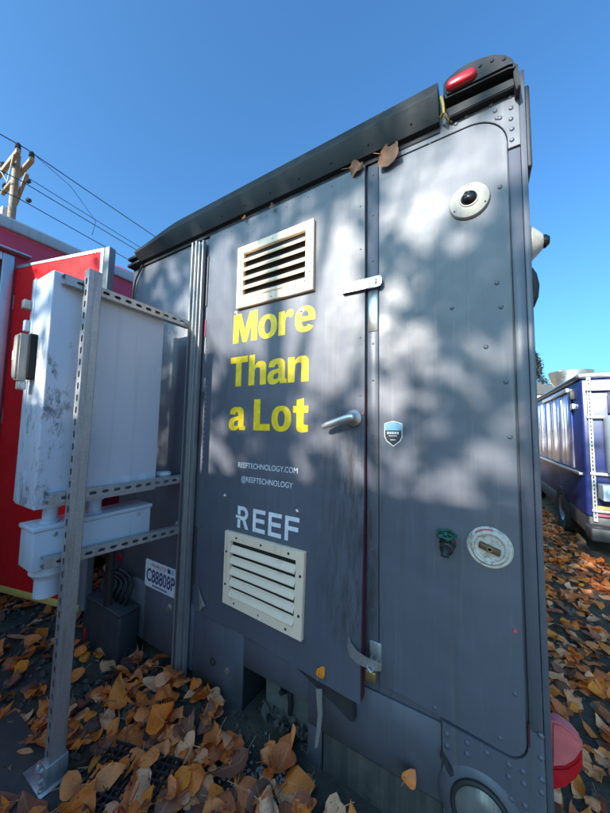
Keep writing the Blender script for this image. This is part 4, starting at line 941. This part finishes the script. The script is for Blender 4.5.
box('label', BX+0.10, BX+0.24, BY-0.0025, BY-0.001, 0.565, 0.60, 'red_ink', bt, 0, 1)
box('tail_light', BX+0.32, BX+0.42, BY-0.03, BY, 0.58, 0.68, 'red_lens', bt, 0.008)
box('bumper', BX-0.02, BX+2.27, BY-0.22, BY+0.019, 0.30, 0.46, 'dark_trim', bt, 0.02)
ff = on_y(567, 375, 6.4)
fan = lathe('roof_fan', [(0.16, -0.15), (0.16, 0.02), (0.20, 0.03), (0.30, 0.22), (0.335, 0.36), (0.34, 0.40), (0.325, 0.40), (0.30, 0.33), (0.14, 0.30), (0, 0.30)], (ff.x+0.05, 6.4, 2.40), (0, 0, 1), 'stainless', bt, 40)
box('fan_lid', ff.x-0.16, ff.x+0.27, 6.2, 6.6, 2.801, 2.82, 'stainless', fan, 0.006)
lathe('fan_port', [(0.035, 0), (0.035, 0.02), (0.02, 0.02), (0.02, 0.0), (0, 0)], (ff.x-0.10, 6.4-0.24, 2.64), (-0.3, -1, 0), 'dark_trim', fan, 16)

# ------------------------------------------------------------------ utility pole and wires
PX, PY = -15.0, 2.25
up = thing('utility_pole', 'weathered wooden utility pole with two crossarms rising behind the red trailer', 'utility pole', (PX, PY, 0.2))
ptop = on_x(17, 155, PX).z; a1 = on_x(27, 150, PX); a2 = on_x(37, 156, PX)
tube('shaft', [(PX, PY, 0.0), (PX, PY, 6), (PX, PY, ptop)], 0.16, 'wood', up, 14, 0.105)
zc1 = ptop-0.45
for dy in (-0.19, 0.19): box('crossarm', PX-2.3, PX+0.95, PY+dy-0.06, PY+dy+0.06, zc1-0.09, zc1+0.09, 'wood', up, 0.008)
box('crossarm', PX-0.6, PX+0.7, PY+0.13, PY+0.24, ptop-1.35, ptop-1.23, 'wood', up, 0.008, 2, Matrix.Translation((PX, 0, ptop-1.3)) @ Matrix.Rotation(math.radians(-38), 4, 'Y') @ Matrix.Translation((-PX, 0, -ptop+1.3)))
for s in (-1, 1): tube('brace', [(PX+s*0.7, PY-0.26, zc1-0.05), (PX, PY-0.2, zc1-0.8)], 0.02, 'alu', up, 6)
ins = []
for dy in (-0.19, 0.19):
    for dx in (0.82, -0.75, -2.1):
        lathe('insulator', [(0.03, 0), (0.03, 0.06), (0.09, 0.08), (0.08, 0.13), (0.06, 0.15), (0.085, 0.18), (0.07, 0.24), (0.03, 0.28), (0, 0.29)], (PX+dx, PY+dy, zc1+0.09), (0, 0, 1), 'dark_iron', up, 12)
    ins.append(dy)
box('transformer_bracket', PX-0.75, PX-0.35, PY-0.2, PY+0.2, ptop-2.9, ptop-2.0, 'alu', up, 0.05)
for k, (dx, dy, dz) in enumerate(((0.5, 0.2, -1.15), (0.55, 0.25, -1.9))): lathe('insulator', [(0.05, 0), (0.08, 0.04), (0.05, 0.08), (0.08, 0.12), (0.04, 0.17), (0, 0.17)], (PX+dx, PY+dy, ptop+dz), (1, 0.3, 0.2), 'dark_iron', up, 10)
def wire(x, z, lab, sag=1.2, rad=0.014, y0=-40, zd=0.0):
    bm = bmesh.new(); pts = []
    for i in range(25): u = i/24; y = y0+(PY-y0)*u; pts.append((x, y, z-4*sag*u*(1-u)))
    for i in range(1, 33): u = i/32; y = PY+70*u; pts.append((x, y, z-4*sag*1.4*u*(1-u)+zd*u))
    b_tube(bm, pts, rad, 5); o = link('power_line', bm, 'cable', smooth=True)
    tag(o, lab, 'power line', 'overhead wires'); return o
zi = zc1+0.33
wire(PX+0.82, zi, 'outermost overhead wire on the near end of the upper crossarm, highest in view', 1.0, 0.018)
wire(PX-0.75, zi, 'overhead wire carried on the middle of the upper crossarm', 1.0, 0.014)
wire(PX+0.55, ptop-1.25, 'overhead wire just below the crossarms, second lowest in view', 0.9, 0.016)
wire(PX+0.62, ptop-2.0, 'lowest overhead wire reaching the pole beside its lower insulator', 0.9, 0.016)
bm = bmesh.new(); b_tube(bm, [(PX+0.84, PY+0.2, zi-0.02), (PX+0.95, PY+1.4, zi-0.5), (PX+0.85, PY+2.4, zi-1.3), (PX+0.6, PY+2.4, zi-1.85)], 0.010, 5)
tag(link('jumper_wire', bm, 'cable', smooth=True), 'thin drooping jumper wire between two overhead wires by the pole', 'wire')
p2 = thing('utility_pole', 'distant wooden utility pole at the far end of the overhead wires', 'utility pole', (PX, PY+70, 0))
tube('shaft', [(PX, PY+70, 0), (PX, PY+70, ptop)], 0.19, 'wood', p2, 10, 0.13)
box('crossarm', PX-2.3, PX+0.95, PY+69.94, PY+70.06, zc1-0.09, zc1+0.09, 'wood', p2, 0.008)

# ------------------------------------------------------------------ leaves
def leaf_geo(seed, rows, L=0.12, W=0.085, simple=False):
    """one curled leaf: list of verts, faces, uvs; stem end at origin side"""
    rn = random.Random(seed); cols = 2 if simple else 4
    tip = rn.uniform(0.9, 1.4); fold = rn.uniform(-0.25, 0.35); curl = rn.uniform(-0.7, 0.9); twist = rn.uniform(-0.6, 0.6); side = rn.uniform(-0.9, 0.9)
    wv = rn.uniform(0.003, 0.014); ph = rn.uniform(0, 6); vs_, fs, uv = [], [], []
    for i in range(rows+1):
        t_ = 0.5-0.5*math.cos(math.pi*(0.06+0.94*i/rows)) if i else 0.0
        if i == rows: t_ = 1.0
        hw = W/2*(math.sin(math.pi*min(1, t_**0.66))**0.62)*(1-0.35*t_**4)*rn.uniform(0.92, 1.06)
        if i == 0: hw = W*0.05
        if i == rows: hw = 0.0008
        for c in range(cols+1):
            s = (c/cols-0.5)*2; j = rn.uniform(0.9, 1.08) if abs(s) == 1 and 0 < i < rows else 1
            x = s*hw*j; z = rn.gauss(0, 0.0022)+abs(s)**1.4*hw*fold+curl*L*(t_-0.4)**2+wv*math.sin(ph+t_*7+s*2.2)+side*x*(t_-0.3)*0.8
            a = twist*(t_-0.5); x2 = x*math.cos(a)-z*math.sin(a); z2 = x*math.sin(a)+z*math.cos(a)
            vs_.append((x2, (t_-0.5)*L, z2)); uv.append((s, t_))
    n = cols+1
    for i in range(rows):
        for c in range(cols): k = i*n+c; fs.append((k, k+1, k+1+n, k+n))
    # stalk
    b_ = len(vs_); m0 = vs_[cols//2]; dx = rn.uniform(-0.02, 0.02); dz = rn.uniform(0, 0.02); wst = 0.0012
    for q in ((-wst, 0, 0), (wst, 0, 0), (dx*0.6+wst, -0.032, dz), (dx*0.6-wst, -0.032, dz)): vs_.append((m0[0]+q[0], m0[1]+q[1], m0[2]+q[2])); uv.append((0, 0))
    fs.append((b_, b_+1, b_+2, b_+3))
    return vs_, fs, uv
def leaf_mesh(seed, L, W):
    v, f, uv = leaf_geo(seed, 7, L, W); me = bpy.data.meshes.new('leaf'); me.from_pydata(v, [], f)
    ul = me.uv_layers.new(name='UVMap')
    for lp in me.loops: ul.data[lp.index].uv = uv[lp.vertex_index]
    for p in me.polygons: p.use_smooth = True
    me.materials.append(MATS['leaf']); return me
LEAVES = [leaf_mesh(100+i, random.uniform(0.07, 0.14), random.uniform(0.068, 0.115)) for i in range(28)]
rl = random.Random(11)
def blocked(x, y):
    if -2.30 < x < 0.19 and y > -0.01: return True
    if x > BX-0.0 and y > BY+0.0: return True
    if x < -3.6: return True
    if -1.60 < x < -1.36 and -0.68 < y < -0.50: return True
    if -1.95 < x < -1.50 and -0.74 < y < -0.56 and random.random() < 0.75: return True
    return False
def orient(rn, tilt): 
    e = Matrix.Rotation(rn.uniform(0, 6.283), 4, 'Z') @ Matrix.Rotation(rn.gauss(0, tilt), 4, 'X') @ Matrix.Rotation(rn.gauss(0, tilt), 4, 'Y')
    if rn.random() < 0.3: e = e @ Matrix.Rotation(math.pi, 4, 'X')
    return e
cands = []
def scatter(n, x0, x1, y0, y1, lift, tilt=0.24, smin=0.75, smax=1.2):
    for _ in range(n):
        x, y = rl.uniform(x0, x1), rl.uniform(y0, y1)
        if blocked(x, y) or (y > -0.10 and -1.05 < x < 0.1 and rl.random() < 0.85) or (y > -0.22 and -0.5 < x < 0.1 and rl.random() < 0.7): continue
        z = gz(x, y)+0.012+rl.random()**1.5*lift
        cands.append((x, y, z, orient(rl, tilt), rl.uniform(smin, smax)))
scatter(470, -1.75, -0.05, -0.75, -0.005, 0.06, 0.32, 0.45, 1.2)             # heap behind the van
scatter(420, -3.6, -1.6, -1.0, 0.6, 0.03, 0.3, 0.6, 1.05)   # between van and trailer
scatter(900, 0.19, 1.3, 0.2, 4.0, 0.03, 0.3, 0.7, 1.1)      # lane on the right
scatter(700, 1.1, 2.8, 1.5, 4.0, 0.03)
scatter(1100, 0.19, 1.25, 4.0, 9.5, 0.03)
scatter(500, -1.8, 0.8, -2.4, -0.6, 0.02); scatter(350, -3.2, 0.3, 5.0, 9.0, 0.02)
scatter(500, 1.0, 5.0, -2.0, 4.0, 0.02)
def in_view(p):
    d = Vector(p)-CAM_LOC; k = d.dot(FWD)
    if k < 0.15: return None
    px, py = 305+F_PX*d.dot(RGT)/k, 406.5-F_PX*d.dot(UPV)/k
    if -12 < px < 622 and 420 < py < 828: return d.length
    return None
vis = []; rest = []
for c in cands:
    d = in_view(c[:3]); (vis if d is not None else rest).append((d or 0, c))
vis.sort(key=lambda q: q[0])
near = [c for _, c in vis[:292]]; far = [c for _, c in vis[292:]]+[c for _, c in rest]
for x, y, z, mt_, s in near:
    o = bpy.data.objects.new('leaf', rl.choice(LEAVES)); COL.objects.link(o); o.parent = ground
    o.matrix_local = Matrix.Translation((x, y, z)) @ mt_ @ Matrix.Scale(s, 4)
def joined_leaves(name, items, mat, parent=None, simple=True, L=0.115, W=0.08):
    vs_, fs, uvs, tint = [], [], [], []
    protos = [leaf_geo(300+i, 4 if simple else 6, L, W, simple) for i in range(24)]
    rn = random.Random(5)
    for x, y, z, mt_, s in items:
        v, f, uv = rn.choice(protos); b_ = len(vs_); M = Matrix.Translation((x, y, z)) @ mt_ @ Matrix.Scale(s, 4)
        vs_ += [tuple(M @ Vector(q)) for q in v]; fs += [tuple(b_+k for k in q) for q in f]; uvs += uv
        tint += [rn.random()]*len(v)
    me = bpy.data.meshes.new(name); me.from_pydata(vs_, [], fs)
    ul = me.uv_layers.new(name='UVMap')
    for lp in me.loops: ul.data[lp.index].uv = uvs[lp.vertex_index]
    at = me.attributes.new('tint', 'FLOAT', 'POINT'); at.data.foreach_set('value', tint)
    for p in me.polygons: p.use_smooth = True
    me.materials.append(MATS[mat]); o = bpy.data.objects.new(name, me); COL.objects.link(o)
    if parent: o.parent = parent
    return o
o = joined_leaves('leaf_litter', far, 'leaf_litter', ground); o['kind'] = 'stuff'
# crumbled grey leaf fragments and twigs between the whole leaves
frag = []
for _ in range(2600):
    x, y = rl.choice(((rl.uniform(-1.8, 0.0), rl.uniform(-0.8, 0.0)), (rl.uniform(-3.2, -1.7), rl.uniform(-0.9, 0.5)), (rl.uniform(0.2, 1.4), rl.uniform(0.2, 4.0))))
    if blocked(x, y) or (x > -1.05 and -0.3 < y < 0 and rl.random() < 0.8): continue
    frag.append((x, y, gz(x, y)+0.008+rl.random()*0.015, orient(rl, 0.5), rl.uniform(0.12, 0.4)))
plain('fragment', (0.10, 0.085, 0.07), 0.9)
for _ in range(60):
    x, y = rl.uniform(-0.93, -0.66), rl.uniform(0.02, 0.08); frag.append((x, y, 0.236+rl.random()*0.05, orient(rl, 0.6), rl.uniform(0.2, 0.5)))
o = joined_leaves('leaf_fragments', frag, 'fragment', ground); o['kind'] = 'stuff'
bm = bmesh.new()
for _ in range(80):
    x, y = rl.uniform(-1.7, -0.1), rl.uniform(-0.75, -0.02)
    a = rl.uniform(0, 6.28); ln = rl.uniform(0.04, 0.16); z = gz(x, y)+rl.uniform(0.01, 0.05); el = rl.gauss(0, 0.35)
    d = Vector((math.cos(a), math.sin(a), el)); p = Vector((x, y, z))
    b_tube(bm, [p, p+d*ln*0.5+Vector((0, 0, rl.uniform(-.01, .01))), p+d*ln], rl.uniform(0.0008, 0.0018), 4)
plain('twig', (0.12, 0.085, 0.05), 0.9)
o = link('twigs', bm, 'twig', ground); o['kind'] = 'stuff'
bm = bmesh.new()
for _ in range(420):
    cx, cy = rl.choice(((-0.72, -0.14), (-0.80, -0.22), (-1.25, -0.42), (-1.05, -0.40)))
    x, y = rl.gauss(cx, 0.06), min(-0.01, rl.gauss(cy, 0.05)); s = rl.uniform(0.003, 0.009)
    r = bmesh.ops.create_icosphere(bm, subdivisions=1, radius=s)
    for v in r['verts']: v.co = Vector((v.co.x*rl.uniform(.6, 1.3)+x, v.co.y*rl.uniform(.6, 1.3)+y, v.co.z*rl.uniform(.4, 1)+gz(x, y)+0.010))
plain('ash_grey', (0.27, 0.275, 0.29), 0.9)
o = link('gravel', bm, 'ash_grey', ground); o['kind'] = 'stuff'
# leaves caught along the gutter, on the hasp ledge and against the van
worn('brown_leaf', (0.36, 0.17, 0.10), dirt=(0.14, 0.07, 0.05), rough=0.7, dirt_amt=0.7, edge=0.5, spec=0.3)
def lone_leaf(x, y, d, rot, s, lab, idx=0, brown=False):
    me = LEAVES[idx]
    if brown: me = me.copy(); me.materials.clear(); me.materials.append(MATS['brown_leaf'])
    o = bpy.data.objects.new('fallen_leaf', me); COL.objects.link(o)
    o.matrix_world = Matrix.Translation(on_y(x, y, d)) @ Matrix.Rotation(rot[2], 4, 'Y') @ Matrix.Rotation(rot[0], 4, 'X') @ Matrix.Rotation(rot[1], 4, 'Z') @ Matrix.Scale(s, 4)
    tag(o, lab, 'leaf', 'leaves caught on the van')
lone_leaf(390, 155, -0.026, (1.62, 0.1, 2.2), 1.15, 'largest brown curled leaf caught under the roof gutter', 3, True)
lone_leaf(357, 168, -0.026, (1.6, 0.1, 1.9), 0.85, 'brown leaf caught under the gutter left of the largest one', 5, True)
lone_leaf(272, 206, -0.030, (1.5, 0.4, 0.3), 0.38, 'small tan leaf caught under the gutter above the upper vent', 7)
lone_leaf(244, 217, -0.030, (1.4, 0.4, 1.3), 0.24, 'tiny orange leaf caught under the gutter, leftmost of the gutter leaves', 9)
lone_leaf(321, 672, -0.055, (1.3, 0.3, 0.8), 0.42, 'small tan leaf stuck to the bottom edge of the grey door', 2)
lone_leaf(410, 778, -0.035, (1.2, 0.1, 0.8), 0.50, 'orange leaf leaning on the crusted bumper of the grey van', 6)
lone_leaf(107, 567, -0.14, (1.3, 0.3, 0.2), 0.45, 'orange leaf caught among cables above the dark box', 8)

# ------------------------------------------------------------------ surroundings behind the photographer and far off
worn('trailer_grey', (0.62, 0.60, 0.57), rough=0.5)
wt = thing('box_trailer', 'pale grey box trailer parked behind the photographer', 'trailer', (-2.0, -4.8, 0.2))
WTOP = 1.365+3.6*0.47
box('body', -3.9, -0.05, -6.0, -3.6, 0.75, WTOP, 'trailer_grey', wt, 0.02)
box('chassis', -3.8, -0.15, -5.9, -3.7, 0.55, 0.749, 'dark_trim', wt, 0.01)
box('skirt', -2.9, -1.0, -3.75, -3.68, 0.12, 0.549, 'dark_trim', wt, 0.01)
for x in (-3.35, -0.6):
    for y in (-5.85, -3.95): lathe('wheel', [(0, 0.02), (0.18, 0.02), (0.24, 0.10), (0.46, 0.12), (0.48, 0.08), (0.48, -0.10), (0, -0.10)], (x, y, 0.50), (0, 1, 0), 'black_rubber', wt, 28)

def tree(name, label, base, height, crown_c, crown_r, nclump, per, seed, lsize=0.16, sub=0.42):
    rn = random.Random(seed); tr_ = thing(name, label, 'tree', base); B = Vector(base); C = Vector(crown_c)
    bm = bmesh.new()
    b_tube(bm, [B, B+(C-B)*0.3+Vector((rn.uniform(-.1, .1), 0, 0)), B+(C-B)*0.65, C+Vector((0, 0, crown_r[2]*0.6))], height*0.022, 10, True, height*0.004)
    cl = []
    for _ in range(nclump):
        d = Vector((rn.gauss(0, 1), rn.gauss(0, 1), rn.gauss(0, 1))).normalized()*rn.uniform(0.25, 1)**0.5
        cl.append(C+Vector((d.x*crown_r[0], d.y*crown_r[1], d.z*crown_r[2])))
    for c in cl[::3]:
        s = B+(C-B)*rn.uniform(0.45, 1.0); b_tube(bm, [s, (s+c)/2+Vector((0, 0, rn.uniform(-.2, .3))), c], 0.022, 5, True, 0.008)
    link('trunk', bm, 'bark', tr_, smooth=True)
    items = []
    for c in cl:
        r = rn.uniform(0.6, 1.3)*sub
        for _ in range(per):
            p = c+Vector((rn.gauss(0, r*.5), rn.gauss(0, r*.5), rn.gauss(0, r*.42)))
            items.append((p.x, p.y, p.z, orient(rn, 0.8), rn.uniform(0.8, 1.4)*lsize/0.115))
    o = joined_leaves('crown', items, 'tree_leaf'); off = world_off(tr_); o.parent = tr_
    for v in o.data.vertices: v.co -= off
    return tr_
wc_ = Vector((-0.85, 0, 2.05))+Vector((-0.22, -1, 0.47))*7.4
tree('leafy_tree', 'half bare broadleaf tree behind the pale grey box trailer', (wc_.x, wc_.y, 0.0), 10, tuple(wc_), (2.4, 1.2, 1.8), 50, 60, 8, 0.12, 0.32)
def conifer(base, h, label):
    tr_ = thing('conifer_tree', label, 'tree', base); rn = random.Random(4); B = Vector(base); bm = bmesh.new()
    b_tube(bm, [B, B+Vector((0, 0, h))], h*0.018, 8, True, 0.02); items = []
    for i in range(60):
        u = 0.15+0.85*i/60; ln = (1-u)*h*0.24+0.25; a = rn.uniform(0, 6.28)
        for k in range(3):
            aa = a+k*2.1+rn.uniform(-.4, .4); d = Vector((math.cos(aa), math.sin(aa), -0.18)); s = B+Vector((0, 0, u*h))
            b_tube(bm, [s, s+d*ln], 0.03, 4, True, 0.008)
            for q in range(22):
                p = s+d*ln*rn.uniform(0.2, 1.0)+Vector((rn.gauss(0, .1), rn.gauss(0, .1), rn.gauss(0, .1)))
                items.append((p.x, p.y, p.z, orient(rn, 0.6), rn.uniform(1.0, 2.2)))
    link('trunk', bm, 'bark', tr_, smooth=True)
    o = joined_leaves('crown', items, 'needles', None, True, 0.16, 0.05); off = world_off(tr_); o.parent = tr_
    for v in o.data.vertices: v.co -= off
plain('needles', (0.018, 0.03, 0.022), 0.8)
q = on_y(541, 352, 34); conifer((q.x-0.5, 34, 0), q.z, 'dark conifer showing just past the right edge of the grey van')
q = on_y(547, 388, 30)
hb = thing('far_house', 'pale low house far behind the gap between grey van and blue truck', 'house', (q.x, 33, 0))
box('wall', q.x-7, q.x+2.2, 30, 37, 0, q.z-0.5, 'white_paint', hb, 0.02)
prism('roof', [(q.x-7.4, q.z-0.5), (q.x+2.6, q.z-0.5), (q.x-2.4, q.z+0.9)], 29.7, 37.3, 'dark_trim', hb)
for x in (-5.5, -3.2, -0.9, 1.0):
    wn = box('window', q.x+x, q.x+x+0.9, 29.93, 29.999, 1.0, 2.1, 'alu', hb, 0.01); box('pane', q.x+x+0.06, q.x+x+0.84, 29.915, 29.929, 1.06, 2.04, 'dark_glass', wn, 0, 1)

# a leaf colour needs each object's own random number, so nothing else to do; finish
sc.render.engine = 'CYCLES'
bpy.context.view_layer.update()
